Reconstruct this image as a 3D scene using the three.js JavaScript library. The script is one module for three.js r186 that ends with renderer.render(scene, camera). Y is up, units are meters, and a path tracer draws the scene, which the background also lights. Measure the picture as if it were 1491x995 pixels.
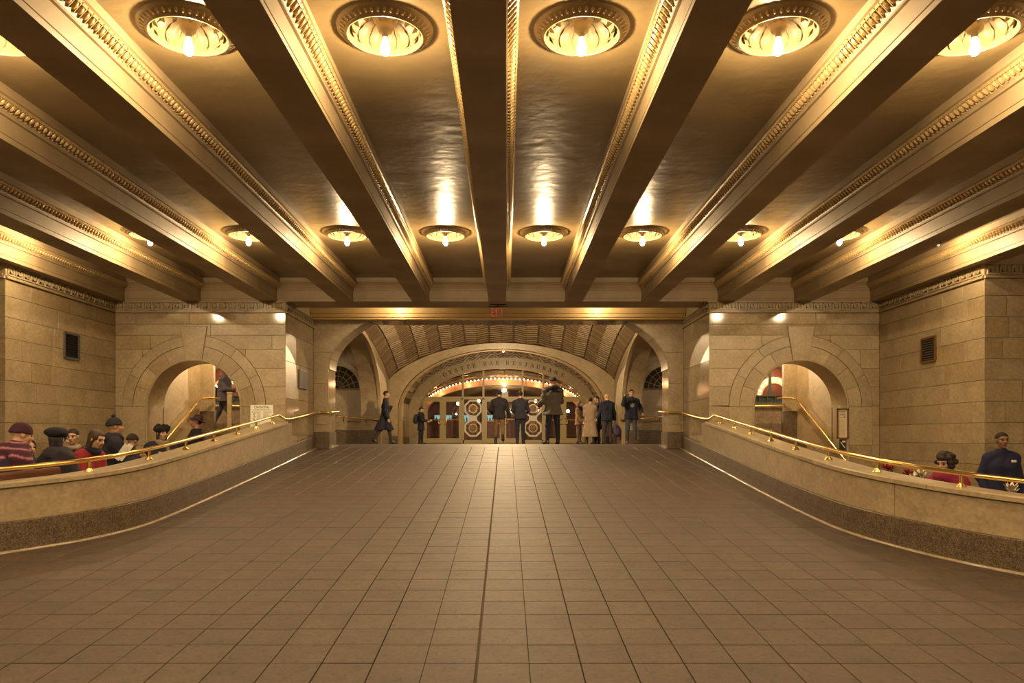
import * as THREE from 'three';
import { mergeGeometries, mergeVertices, toCreasedNormals } from 'three/addons/utils/BufferGeometryUtils.js';
import { RoundedBoxGeometry } from 'three/addons/geometries/RoundedBoxGeometry.js';
import { TextGeometry } from 'three/addons/geometries/TextGeometry.js';
import { FontLoader } from 'three/addons/loaders/FontLoader.js';

// ---------------------------------------------------------------- camera, exposure
const FOCAL = 1080, VPX = 737, VPY = 636, EYE = 1.6, CAMX = 0.16;      // in the photograph's pixels and in metres
const scene = new THREE.Scene();
scene.background = new THREE.Color(0x000000);                           // an indoor hall, closed on all sides
const camera = new THREE.PerspectiveCamera(2 * Math.atan(VPY / FOCAL) * 180 / Math.PI, 1491 / 995, 0.05, 120);
camera.position.set(CAMX, EYE, 0);
camera.lookAt(CAMX, EYE, -10);
const FULLH = 2 * VPY, FULLW = FULLH * 1491 / 995;
camera.setViewOffset(FULLW, FULLH, FULLW / 2 - VPX, 0, 1491, 995);      // shifted lens: verticals stay vertical
camera.updateProjectionMatrix();
const renderer = new THREE.WebGLRenderer({ antialias: true });
renderer.toneMapping = THREE.LinearToneMapping;
renderer.toneMappingExposure = 0.8;
renderer.shadowMap.enabled = true;
const LAMP_COLOR = new THREE.Color().setRGB(1.0, 0.71, 0.385);           // warm white incandescent
const LAMP_CD = 1.25, DOWN_CD = 2.9, REAR_CD = 10.5, GLOW = 14;                // candela of a ceiling bulb: all round, extra downward, of the rows behind the viewer; glow of the glass
const WARM = new THREE.Color().setRGB(1.0, 0.55, 0.25);

// ---------------------------------------------------------------- helpers
function rng(seed) { return () => { seed = (seed + 0x6d2b79f5) | 0; let t = Math.imul(seed ^ (seed >>> 15), 1 | seed); t = (t + Math.imul(t ^ (t >>> 7), 61 | t)) ^ t; return ((t ^ (t >>> 14)) >>> 0) / 4294967296; }; }
const R = rng(7);
const V = (x, y, z) => new THREE.Vector3(x, y, z);
const used = new Map();
function numbered(name) { const n = used.get(name) ?? 0; used.set(name, n + 1); return n ? `${name}_${String(n).padStart(3, '0')}` : name; }
function mesh(name, geo, mat, parent) {
  const m = new THREE.Mesh(geo, mat); m.name = numbered(name); m.castShadow = m.receiveShadow = true;
  (parent ?? scene).add(m); return m;
}
function tag(o, label, category, group) { o.userData.label = label; if (category) o.userData.category = category; if (group) o.userData.group = group; return o; }
function thing(name, label, category, pos = [0, 0, 0], turn = 0, group) {
  const o = new THREE.Group(); o.name = numbered(name); scene.add(o); o.position.set(...pos); o.rotation.y = turn;
  return tag(o, label, category, group);
}
function struct(name, label) { const o = new THREE.Group(); o.name = numbered(name); o.userData.kind = 'structure'; if (label) o.userData.label = label; scene.add(o); return o; }
function structMesh(name, geo, mat, label) { const m = mesh(name, geo, mat); m.userData.kind = 'structure'; if (label) m.userData.label = label; return m; }
const stuff = (o) => { o.userData.kind = 'stuff'; return o; };
function copyOf(root, label, pos, turn) {                                // a copy of a thing with copies of its parts
  const c = root.clone(); c.name = numbered(root.name.replace(/_\d{3}$/, '')); scene.add(c);
  c.traverse((o) => { if (o !== c) o.name = numbered(o.name.replace(/_\d{3}$/, '')); });
  if (pos) c.position.set(...pos); if (turn !== undefined) c.rotation.y = turn;
  c.userData = { ...root.userData, label: label ?? root.userData.label }; return c;
}
// uv in metres from the dominant axis of every face
function muv(geo, k = 1) {
  const g = geo.index ? geo.toNonIndexed() : geo, p = g.attributes.position, uv = new Float32Array(p.count * 2);
  const a = V(), b = V(), c = V(), n = V();
  for (let i = 0; i < p.count; i += 3) {
    a.fromBufferAttribute(p, i); b.fromBufferAttribute(p, i + 1); c.fromBufferAttribute(p, i + 2);
    n.copy(b).sub(a).cross(c.clone().sub(a)); const ax = Math.abs(n.x), ay = Math.abs(n.y), az = Math.abs(n.z);
    [a, b, c].forEach((q, j) => { const [s, t] = ay >= ax && ay >= az ? [q.x, q.z] : ax >= az ? [q.z, q.y] : [q.x, q.y]; uv[(i + j) * 2] = s * k; uv[(i + j) * 2 + 1] = t * k; });
  }
  g.setAttribute('uv', new THREE.BufferAttribute(uv, 2)); return g;
}
const clean = (g) => { const o = g.index ? g.toNonIndexed() : g; for (const k of Object.keys(o.attributes)) if (!['position', 'normal', 'uv'].includes(k)) o.deleteAttribute(k); return o; };
const merge = (list) => mergeGeometries(list.map(clean));
const move = (g, x, y, z) => g.translate(x, y, z);
const box = (w, h, d, x = 0, y = 0, z = 0) => muv(new THREE.BoxGeometry(w, h, d).translate(x, y, z));
const span = (x0, x1, y0, y1, d0, d1) => box(x1 - x0, y1 - y0, d1 - d0, (x0 + x1) / 2, (y0 + y1) / 2, -(d0 + d1) / 2);   // box from ranges, d = distance ahead
const rbox = (w, h, d, r, x = 0, y = 0, z = 0) => muv(new RoundedBoxGeometry(w, h, d, 1, r).translate(x, y, z));
function cyl(r0, r1, h, x, y, z, n = 12) { return new THREE.CylinderGeometry(r1, r0, h, n).translate(x, y + h / 2, z); }
function tube(pts, r, n = 8, seg) { return new THREE.TubeGeometry(new THREE.CatmullRomCurve3(pts, false, 'catmullrom', 0.1), seg ?? Math.max(2, pts.length * 3), r, n); }
function rod(a, b, r, n = 8) { const d = b.clone().sub(a), L = d.length(); return new THREE.CylinderGeometry(r, r, L, n).applyQuaternion(new THREE.Quaternion().setFromUnitVectors(V(0, 1, 0), d.normalize())).translate((a.x + b.x) / 2, (a.y + b.y) / 2, (a.z + b.z) / 2); }
// closed profile (list of [a, b]) extruded along an axis: 'x' profile is [d, y], 'd' profile is [x, y]
function run(profile, axis, from, to) {
  const s = new THREE.Shape(profile.map(([a, b]) => new THREE.Vector2(a, b)));
  const g = new THREE.ExtrudeGeometry(s, { depth: to - from, bevelEnabled: false });
  if (axis === 'd') g.translate(0, 0, -to);                              // shape x,y ; extrusion along -z between from and to
  else g.rotateY(Math.PI / 2).translate(from, 0, 0);                     // shape x -> -z = distance ; extrusion along x
  return muv(g);
}
const ell = (t, a, b, cx, cy) => [cx + a * Math.cos(t), cy + b * Math.sin(t)];
const at = (u, v, d) => V(CAMX + (u - VPX) * d / FOCAL, EYE + (VPY - v) * d / FOCAL, -d);   // a measured point of the photograph at a distance
const atX = (u, d) => CAMX + (u - VPX) * d / FOCAL, atY = (v, d) => EYE + (VPY - v) * d / FOCAL;

// ---------------------------------------------------------------- noise and textures
const H2 = (x, y, s) => { let h = Math.imul(x, 374761393) + Math.imul(y, 668265263) + Math.imul(s, 1274126177); h = Math.imul(h ^ (h >>> 13), 1274126177); return ((h ^ (h >>> 16)) >>> 0) / 4294967296; };
function vnoise(x, y, per, s) {
  const xi = Math.floor(x), yi = Math.floor(y), fx = x - xi, fy = y - yi, u = fx * fx * (3 - 2 * fx), v = fy * fy * (3 - 2 * fy), w = (i) => ((i % per) + per) % per;
  const a = H2(w(xi), w(yi), s), b = H2(w(xi + 1), w(yi), s), c = H2(w(xi), w(yi + 1), s), d = H2(w(xi + 1), w(yi + 1), s);
  return a + (b - a) * u + (c - a) * v + (a - b - c + d) * u * v;
}
const fbm = (x, y, per, oct, s) => { let t = 0, a = 0.5, n = 0; for (let i = 0; i < oct; i++) { t += a * vnoise(x, y, per, s + i); n += a; x *= 2; y *= 2; per *= 2; a *= 0.5; } return t / n; };
function texture(size, fn, srgb = true) {
  const data = new Uint8Array(size * size * 4);
  for (let y = 0; y < size; y++) for (let x = 0; x < size; x++) { const c = fn(x / size, y / size), o = (y * size + x) * 4; data[o] = c[0] * 255; data[o + 1] = c[1] * 255; data[o + 2] = c[2] * 255; data[o + 3] = 255; }
  const t = new THREE.DataTexture(data, size, size); t.wrapS = t.wrapT = THREE.RepeatWrapping; t.magFilter = THREE.LinearFilter; t.minFilter = THREE.LinearMipmapLinearFilter; t.generateMipmaps = true;
  if (srgb) t.colorSpace = THREE.SRGBColorSpace; t.needsUpdate = true; return t;
}
const cl = (x) => Math.min(1, Math.max(0, x));
const marbleTex = texture(512, (u, v) => {                              // botticino-like cream limestone: soft cloud, fine fossil fleck, thin veins
  const w = fbm(u * 6, v * 6, 6, 4, 3), f = fbm(u * 40, v * 40, 40, 3, 9), vein = Math.pow(1 - Math.abs(2 * fbm(u * 5 + w, v * 5, 5, 4, 21) - 1), 14);
  const t = cl(0.80 + 0.12 * (w - 0.5) + 0.16 * (f - 0.5) - 0.05 * vein);
  return [t, t * 0.985, t * 0.95];
});
const graniteTex = texture(512, (u, v) => { const f = fbm(u * 90, v * 90, 90, 2, 5), w = fbm(u * 8, v * 8, 8, 3, 15), t = cl(0.66 + 0.75 * (f - 0.5) + 0.2 * (w - 0.5)); return [t, t * 0.97, t * 0.94]; });
const tileTex = texture(512, (u, v) => { const f = fbm(u * 64, v * 64, 64, 3, 31), w = fbm(u * 5, v * 5, 5, 4, 37), s = fbm(u * 24, v * 24, 24, 2, 39), t = cl(0.74 + 0.22 * (f - 0.5) + 0.22 * (w - 0.5) - (s > 0.72 ? 0.1 : 0)); return [t, t * 0.98, t * 0.95]; });
const paintBump = texture(512, (u, v) => { const a = fbm(u * 5, v * 10, 5, 5, 51) * 0.7 + fbm(u * 30, v * 30, 30, 3, 57) * 0.3; return [a, a, a]; }, false);
const paintTex = texture(512, (u, v) => { const a = fbm(u * 4, v * 4, 4, 5, 61), t = cl(0.82 + 0.22 * (a - 0.5)); return [t, t * 0.99, t * 0.96]; });
const clothTex = texture(256, (u, v) => { const a = fbm(u * 48, v * 48, 48, 3, 71), t = cl(0.8 + 0.4 * (a - 0.5)); return [t, t, t]; });

const lin = (r, g, b) => new THREE.Color().setRGB(r, g, b);
const std = (o) => new THREE.MeshStandardMaterial(o);
function withMap(t, k, ox = 0, oy = 0) { const c = t.clone(); c.repeat.set(k, k); c.offset.set(ox, oy); c.needsUpdate = true; return c; }
const ST = lin(0.57, 0.47, 0.315);                                      // warm buff stone
const M = {};
M.stone = [1, 0.93, 1.07, 0.84, 1.0, 0.9, 0.97].map((k, i) => { const c = ST.clone().multiplyScalar(k); if (i === 3) c.multiply(lin(1, 0.95, 0.86)); return std({ color: c, map: withMap(marbleTex, 0.9, i * 0.37, i * 0.61), roughness: 0.3 + 0.04 * (i % 3) }); });
M.polished = std({ color: ST.clone().multiplyScalar(0.95), map: withMap(marbleTex, 0.9, 0.2, 0.4), roughness: 0.1 });
M.mortar = std({ color: ST.clone().multiplyScalar(0.5), roughness: 0.9 });
M.trimStone = std({ color: ST.clone().multiplyScalar(1.02), map: withMap(marbleTex, 1.4), roughness: 0.35 });
M.granite = std({ color: lin(0.27, 0.205, 0.135), map: withMap(graniteTex, 1.6), roughness: 0.42 });
M.graniteLight = std({ color: lin(0.40, 0.315, 0.225), map: withMap(graniteTex, 1.6), roughness: 0.5 });
M.strip = std({ color: lin(0.62, 0.52, 0.38), map: withMap(marbleTex, 2), roughness: 0.18 });
M.tile = [1, 0.94, 1.05, 0.9, 1.02].map((k, i) => std({ color: lin(0.122, 0.082, 0.05).multiplyScalar(k), map: withMap(tileTex, 1.1, i * 0.29, i * 0.53), roughness: 0.62 }));
M.grout = std({ color: lin(0.10, 0.07, 0.046), roughness: 0.95 });
M.ceiling = std({ color: lin(0.33, 0.245, 0.125), map: withMap(paintTex, 0.5), roughness: 0.35, bumpMap: withMap(paintBump, 0.35), bumpScale: 0.012 });
M.beam = std({ color: lin(0.47, 0.365, 0.225), map: withMap(paintTex, 0.7), roughness: 0.5, bumpMap: withMap(paintBump, 0.6), bumpScale: 0.004 });
M.gilt = std({ color: lin(0.50, 0.36, 0.17), roughness: 0.33, metalness: 0.25 });
M.giltDark = std({ color: lin(0.30, 0.215, 0.10), roughness: 0.4, metalness: 0.2 });
M.plaster = std({ color: lin(0.16, 0.12, 0.06), roughness: 0.5 });
M.brass = std({ color: lin(0.80, 0.55, 0.2), metalness: 1, roughness: 0.22 });
M.bronze = std({ color: lin(0.32, 0.21, 0.09), metalness: 1, roughness: 0.35 });
M.iron = std({ color: lin(0.03, 0.045, 0.035), metalness: 0.3, roughness: 0.5 });
M.black = std({ color: lin(0.012, 0.011, 0.013), roughness: 0.6 });
M.paint = std({ color: lin(0.36, 0.29, 0.135), roughness: 0.4 });       // olive-cream painted door joinery
M.wood = std({ color: lin(0.16, 0.065, 0.03), map: withMap(paintTex, 1.5), roughness: 0.4 });
M.red = std({ color: lin(0.16, 0.030, 0.018), map: withMap(paintTex, 1), roughness: 0.5 });
M.glass = new THREE.MeshPhysicalMaterial({ color: lin(1, 1, 1), roughness: 0.02, transmission: 1, thickness: 0, ior: 1.5 });
M.brick = [1, 0.86, 1.12].map((k) => std({ color: lin(0.27, 0.195, 0.115).multiplyScalar(k), roughness: 0.42 }));
M.bulb = std({ color: lin(1, 0.9, 0.7), emissive: lin(1.0, 0.80, 0.50), emissiveIntensity: GLOW, roughness: 0.4 });
M.smallBulb = std({ color: lin(1, 0.9, 0.7), emissive: lin(1.0, 0.66, 0.36), emissiveIntensity: 20, roughness: 0.4 });
M.white = std({ color: lin(0.72, 0.70, 0.64), roughness: 0.6 });
M.grey = std({ color: lin(0.13, 0.125, 0.12), roughness: 0.5, metalness: 0.4 });

function pointLight(x, y, z, cd, soft = 2, color = LAMP_COLOR) { const l = new THREE.PointLight(color, cd, 0, 2); l.position.set(x, y, z); l.castShadow = true; l.shadow.radius = soft; l.shadow.mapSize.set(512, 512); return l; }
// ---------------------------------------------------------------- measures (metres; d = distance ahead of the camera)
const P = 1.383, CEIL = 4.47, BEAM = 4.05, WALLD = 13.45, SIDEX = 6.93, FRONTD = 10.5, FACD = 15.4, HALLD = 16.02, RETX = 3.84;
const SLOPE = 0.08796, CREST = 1.416, WIDE = 5 * P + 2 * P, BACK = -8;
const floorY = (d) => d < 0 ? 0 : d < 15.6 ? SLOPE * d : d < 16.8 ? SLOPE * 15.6 + (d - 15.6) * SLOPE - (SLOPE + 0.0095) * (d - 15.6) ** 2 / 2.4 : 1.4255 - 0.0095 * (d - 16.8);
const rows = [[-5.18, 5], [0.02, 6], [5.22, 6], [10.42, 5]];             // lamp rows: distance and bays on either side
const lampSpots = [];
for (const [d, n] of rows) for (let k = -n; k < n; k++) lampSpots.push([(k + 0.5) * P, d]);
lampSpots.push([-1.5 * P, 14.66], [1.5 * P, 14.66]);                      // two more behind the cross beam

// ---------------------------------------------------------------- ceiling
const ceiling = struct('ceiling', 'gold-brown painted ceiling with deep parallel beams');
mesh('slab', span(-WIDE - 0.4, WIDE + 0.4, 4.72, 4.92, BACK - 0.3, HALLD), M.mortar, ceiling);
for (let k = -7; k < 7; k++) {
  const x0 = k * P + 0.2, x1 = (k + 1) * P - 0.2, far = k < -5 || k > 4 ? FRONTD : FACD, s = new THREE.Shape();
  s.moveTo(x0, BACK); s.lineTo(x1, BACK); s.lineTo(x1, far); s.lineTo(x0, far); s.closePath();
  for (const [x, d] of lampSpots) if (x > x0 && x < x1 && d < far) { const h = new THREE.Path(); h.absarc(x, d, 0.275, 0, Math.PI * 2, true); s.holes.push(h); }
  mesh('panel', muv(new THREE.ExtrudeGeometry(s, { depth: 0.05, bevelEnabled: false, curveSegments: 24 }).rotateX(-Math.PI / 2).translate(0, CEIL, 0)), M.ceiling, ceiling);
}
const half = [[0.16, 4.05], [0.16, 4.084], [0.146, 4.09], [0.146, 4.106], [0.153, 4.11], [0.153, 4.25], [0.172, 4.255], [0.172, 4.275], [0.162, 4.28], [0.19, 4.34], [0.226, 4.378], [0.245, 4.382], [0.245, 4.402], [0.226, 4.412], [0.226, 4.47]];
const beamProfile = [...half, ...half.map(([x, y]) => [-x, y]).reverse()];
function eggRun(len, pitch, side) {                                       // egg-and-dart enrichment along +z from 0 to -len on the cove of a beam
  const list = [], n = Math.floor(len / pitch), egg = new THREE.SphereGeometry(0.022, 6, 4).scale(0.8, 1.45, 0.95).rotateZ(-0.75), dart = new THREE.BoxGeometry(0.02, 0.085, 0.007).rotateZ(-0.75), hood = new THREE.BoxGeometry(0.028, 0.018, 0.05).rotateZ(-0.75);
  for (let i = 0; i < n; i++) {
    const z = -(i + 0.5) * pitch;
    list.push(egg.clone().translate(0.205, 4.325, z), dart.clone().translate(0.199, 4.329, z - pitch / 2), hood.clone().translate(0.226, 4.362, z));
  }
  const g = merge(list); if (side < 0) { g.scale(-1, 1, 1); const p = g.attributes; for (const a of Object.values(p)) { const s = a.itemSize, t = new Float32Array(s); for (let i = 0; i < a.count; i += 3) { for (let j = 0; j < s; j++) { t[j] = a.array[(i + 1) * s + j]; a.array[(i + 1) * s + j] = a.array[(i + 2) * s + j]; a.array[(i + 2) * s + j] = t[j]; } } } g.computeVertexNormals(); }
  return g;
}
const eggL = eggRun(WALLD - BACK, 0.062, -1), eggR = eggRun(WALLD - BACK, 0.062, 1);
const beamLong = run(beamProfile, 'd', BACK, WALLD), beamShort = run(beamProfile, 'd', BACK, FRONTD), eggShort = [eggRun(FRONTD - BACK, 0.062, -1), eggRun(FRONTD - BACK, 0.062, 1)];
for (let k = -7; k <= 7; k++) {
  const long = Math.abs(k) <= 5, b = mesh('beam', long ? beamLong : beamShort, M.beam, ceiling); b.position.x = k * P;
  for (const s of [-1, 1]) {
    if (Math.abs(k) === 7 && s * k > 0) continue;
    const e = stuff(mesh('egg_and_dart_moulding', long ? (s < 0 ? eggL : eggR) : eggShort[s < 0 ? 0 : 1], M.gilt, b)); e.position.z = -BACK;
  }
}
{ // cross beam that closes the bays, with the same moulding on its near face
  const prof = [...half.map(([x, y]) => [WALLD + 0.16 - x, y]), [14.1, 4.47], [14.1, 4.05]];
  const prof2 = [...half.map(([x, y]) => [WALLD + 0.16 - x, y]), [14.0, 4.47], [14.0, 4.05]];
  const b = mesh('cross_beam', merge([run(prof, 'x', -RETX, RETX), run(prof2, 'x', -SIDEX, -RETX), run(prof2, 'x', RETX, SIDEX)]), M.beam, ceiling);
  const e = [], src = eggRun(P - 0.36, 0.062, 1);
  for (let k = -5; k < 5; k++) e.push(src.clone().rotateY(Math.PI / 2).translate((k + 1) * P - 0.18, 0, -(WALLD + 0.16)));
  stuff(mesh('egg_and_dart_moulding', merge(e), M.gilt, b));
}

// ---------------------------------------------------------------- stone walls, course by course
const shapeCache = new Map();
function slab(pts, t, bevel = 0.003) {                                     // a stone with the outline pts, face at z = t, chamfered edges
  const g = new THREE.ExtrudeGeometry(new THREE.Shape(pts.map(([x, y]) => new THREE.Vector2(x, y))), { depth: t - bevel, bevelEnabled: true, bevelThickness: bevel, bevelSize: bevel, bevelOffset: -bevel, bevelSegments: 1, curveSegments: 1 });
  return muv(g);
}
function stoneRect(w, h, t) {
  const key = [w, h, t].map((x) => Math.round(x * 1000)).join();
  if (!shapeCache.has(key)) shapeCache.set(key, slab([[-w / 2, -h / 2], [w / 2, -h / 2], [w / 2, h / 2], [-w / 2, h / 2]], t));
  return shapeCache.get(key);
}
// A frame for a wall: local x runs along it, y up, z out of its face.
function frame(parent, kind, pos) {
  const put = (m, s, y) => {
    if (kind === 'near') m.position.set(s, y, -pos);                       // faces the camera
    else if (kind === 'right') { m.position.set(pos, y, -s); m.rotation.y = Math.PI / 2; }   // faces +x, s = d
    else if (kind === 'left') { m.position.set(pos, y, s); m.rotation.y = -Math.PI / 2; }    // faces -x, s = -d
    return m;
  };
  return { put, parent };
}
const G = 0.002;                                                           // half a joint
function courses(fr, x0, x1, ys, { len = [0.62, 0.95, 1.25], t = 0.03, mats = M.stone, skip, rand = R, part = 'stone' } = {}) {
  for (let r = 0; r + 1 < ys.length; r++) {
    const y0 = ys[r], y1 = ys[r + 1]; let x = x0, first = true;
    while (x < x1 - 0.01) {
      let w = len[Math.floor(rand() * len.length)] * (first ? 0.45 + 0.55 * rand() : 1); first = false;
      if (x1 - x - w < 0.22) w = x1 - x;
      const cut = skip?.(x, x + w, y0, y1);
      if (cut === undefined || cut === null) fr.put(mesh(part, stoneRect(w - 2 * G, y1 - y0 - 2 * G, t), mats[Math.floor(rand() * mats.length)], fr.parent), x + w / 2, (y0 + y1) / 2);
      else for (const poly of cut) if (poly.length > 2) fr.put(mesh(part, slab(poly.map(([a, b]) => [a - x, b - y0]), t), mats[Math.floor(rand() * mats.length)], fr.parent), x, y0);
      x += w;
    }
  }
}
// rectangle minus an arch: below the springing |x-cx| < a is open, above it the ellipse a,b (polygons left and right of the opening)
function archCut(cx, cy, a, b) {
  const edge = (y) => y <= cy ? a : y < cy + b ? a * Math.sqrt(1 - ((y - cy) / b) ** 2) : 0;
  return (x0, x1, y0, y1) => {
    if (x1 <= cx - a || x0 >= cx + a || y0 >= cy + b) return null;
    const out = [];
    for (const s of [-1, 1]) {                                             // side of the axis
      const near = s < 0 ? Math.min(x1, cx) : Math.max(x0, cx), far = s < 0 ? x0 : x1;
      if ((far - near) * s <= 0.01) continue;
      const pts = [], N = 14, ym = Math.max(y0, cy);
      const ysm = y0 < cy ? [y0] : []; for (let i = 0; i <= N; i++) ysm.push(ym + (y1 - ym) * i / N);
      for (const y of ysm) { const e = cx + s * edge(y), x = s < 0 ? Math.min(e, near) : Math.max(e, near); if ((far - x) * s > 0.03) pts.push([x + s * G, y === y0 ? y0 + G : Math.min(y, y1 - G)]); }
      if (pts.length < 2) continue;
      const lo = pts[0][1], hi = pts[pts.length - 1][1], f = far - s * G;
      const poly = s < 0 ? [[f, lo], ...pts, [f, hi]] : [[f, hi], ...pts.slice().reverse(), [f, lo]];
      const uniq = poly.filter((q, i) => i === 0 || Math.hypot(q[0] - poly[i - 1][0], q[1] - poly[i - 1][1]) > 0.004);
      if (uniq.length > 2) out.push(uniq);
    }
    return out;
  };
}
function keyRun(len) {                                                     // Greek key in low relief, from x = 0 to len, height 0..0.14
  const u = 0.17, n = Math.floor(len / u), list = [], r = 0.016, z = 0.012, bar = (x, y, w, h) => list.push(new THREE.BoxGeometry(w, h, 0.024).translate(x + w / 2, y + h / 2, z));
  for (let i = 0; i < n; i++) {
    const x = i * u + (len - n * u) / 2;
    bar(x, 0, r, 0.13); bar(x, 0.13 - r, 0.125, r); bar(x + 0.125 - r, 0.035, r, 0.095); bar(x + 0.045, 0.035, 0.08, r); bar(x + 0.045, 0.035, r, 0.055); bar(x + 0.02, 0, 0.15, r * 0.8);
  }
  return merge(list);
}
// frieze, Greek key and mouldings on top of a wall, x0..x1 along its frame
function cornice(fr, x0, x1) {
  const L = x1 - x0, prof = [[0, 3.84], [0.045, 3.845], [0.045, 3.862], [0.03, 3.868], [0.03, 3.885], [0.015, 3.89], [0.015, 4.03], [0.03, 4.035], [0.03, 4.05], [0, 4.05]];
  const g = muv(new THREE.ExtrudeGeometry(new THREE.Shape(prof.map(([a, b]) => new THREE.Vector2(a, b))), { depth: L, bevelEnabled: false }).rotateY(-Math.PI / 2).translate(L, 0, 0));
  const c = fr.put(mesh('cornice', g, M.trimStone, fr.parent), x0, 0);
  const k = stuff(mesh('greek_key', keyRun(L).translate(0, 3.895, 0.012), M.trimStone, c));
  return k;
}
const COURSE = [0, 0.36, 0.72, 1.08, 1.44, 1.80, 2.16, 2.50, 2.84, 3.18, 3.44, 3.64];

// the two walls with the stair arches
const ARX = 5.5, ARR = 0.84, ARY = 2.14;
for (const s of [-1, 1]) {
  const w = struct(s < 0 ? 'wall_stair_left' : 'wall_stair_right', `buff stone wall with the round stair arch on the ${s < 0 ? 'left' : 'right'}`);
  const sh = new THREE.Shape(), x0 = s < 0 ? -SIDEX : RETX, x1 = s < 0 ? -RETX : SIDEX, cx = s * ARX;
  const bx0 = s < 0 ? x0 - 0.3 : x0 + 0.08, bx1 = s < 0 ? x1 - 0.08 : x1 + 0.3;
  sh.moveTo(bx0, 0); sh.lineTo(cx - ARR, 0); sh.lineTo(cx - ARR, ARY); sh.absarc(cx, ARY, ARR, Math.PI, 0, true); sh.lineTo(cx + ARR, 0); sh.lineTo(bx1, 0); sh.lineTo(bx1, BEAM); sh.lineTo(bx0, BEAM); sh.closePath();
  mesh('backing', muv(new THREE.ExtrudeGeometry(sh, { depth: 0.6, bevelEnabled: false, curveSegments: 40 }).translate(0, 0, -(WALLD + 0.63))), M.stone[0], w);
  const fr = frame(w, 'near', WALLD + 0.03), cut = archCut(cx, ARY, 1.30, 1.30);
  const kw = [0.145, 0.245];                                               // keystone half widths, foot and head
  courses(fr, x0, x1, COURSE.slice(0, -1), { skip: (a, b, c, d) => {
    const p = cut(a, b, c, d);
    return p;
  } });
  courses(fr, x0, x1, [3.44, 3.64], { t: 0.032, len: [1.5, 1.9, 2.3], mats: [M.polished, M.stone[1]] });
  courses(fr, x0, x1, [3.64, 3.84], { t: 0.034, len: [1.6, 2.1], mats: [M.polished] });
  // two rings of voussoirs and the keystone
  const ring = (r0, r1, n, a0, a1, t) => { for (let i = 0; i < n; i++) {
    const b0 = a0 + (a1 - a0) * i / n + G / r1, b1 = a0 + (a1 - a0) * (i + 1) / n - G / r1, pts = [];
    for (let j = 0; j <= 6; j++) { const q = b0 + (b1 - b0) * j / 6; pts.push([r1 * Math.cos(q), r1 * Math.sin(q)]); }
    for (let j = 6; j >= 0; j--) { const q = b0 + (b1 - b0) * j / 6; pts.push([r0 * Math.cos(q), r0 * Math.sin(q)]); }
    fr.put(mesh('voussoir', slab(pts, t), M.stone[Math.floor(R() * M.stone.length)], w), cx, ARY);
  } };
  const gap = 0.17;
  for (const [r0, r1, t, n] of [[ARR, 1.105, 0.034, 4], [1.113, 1.296, 0.038, 3]]) { ring(r0, r1, n, -0.0, Math.PI / 2 - gap, t); ring(r0, r1, n, Math.PI / 2 + gap, Math.PI, t); }
  for (const q of [-1, 1]) courses(fr, Math.min(cx + q * ARR, cx + q * 1.3), Math.max(cx + q * ARR, cx + q * 1.3), [0, 0.72, 1.44, ARY], { len: [2], t: 0.034 });
  fr.put(mesh('keystone', slab([[-kw[0], 0.83], [kw[0], 0.83], [kw[1], 1.46], [-kw[1], 1.46]], 0.055, 0.008), M.stone[4], w), cx, ARY);
  const bead = []; for (let i = 0; i <= 40; i++) { const q = Math.PI * i / 40; bead.push(V(cx + (ARR + 0.012) * Math.cos(q), ARY + (ARR + 0.012) * Math.sin(q), 0)); }
  const bd = mesh('arch_bead', new THREE.TubeGeometry(new THREE.CatmullRomCurve3([V(cx + ARR + 0.012, 0, 0), ...bead, V(cx - ARR - 0.012, 0, 0)]), 90, 0.02, 6), M.trimStone, w); bd.position.z = -(WALLD - 0.006);
  cornice(frame(w, 'near', WALLD + 0.01), x0, x1);
}
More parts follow.
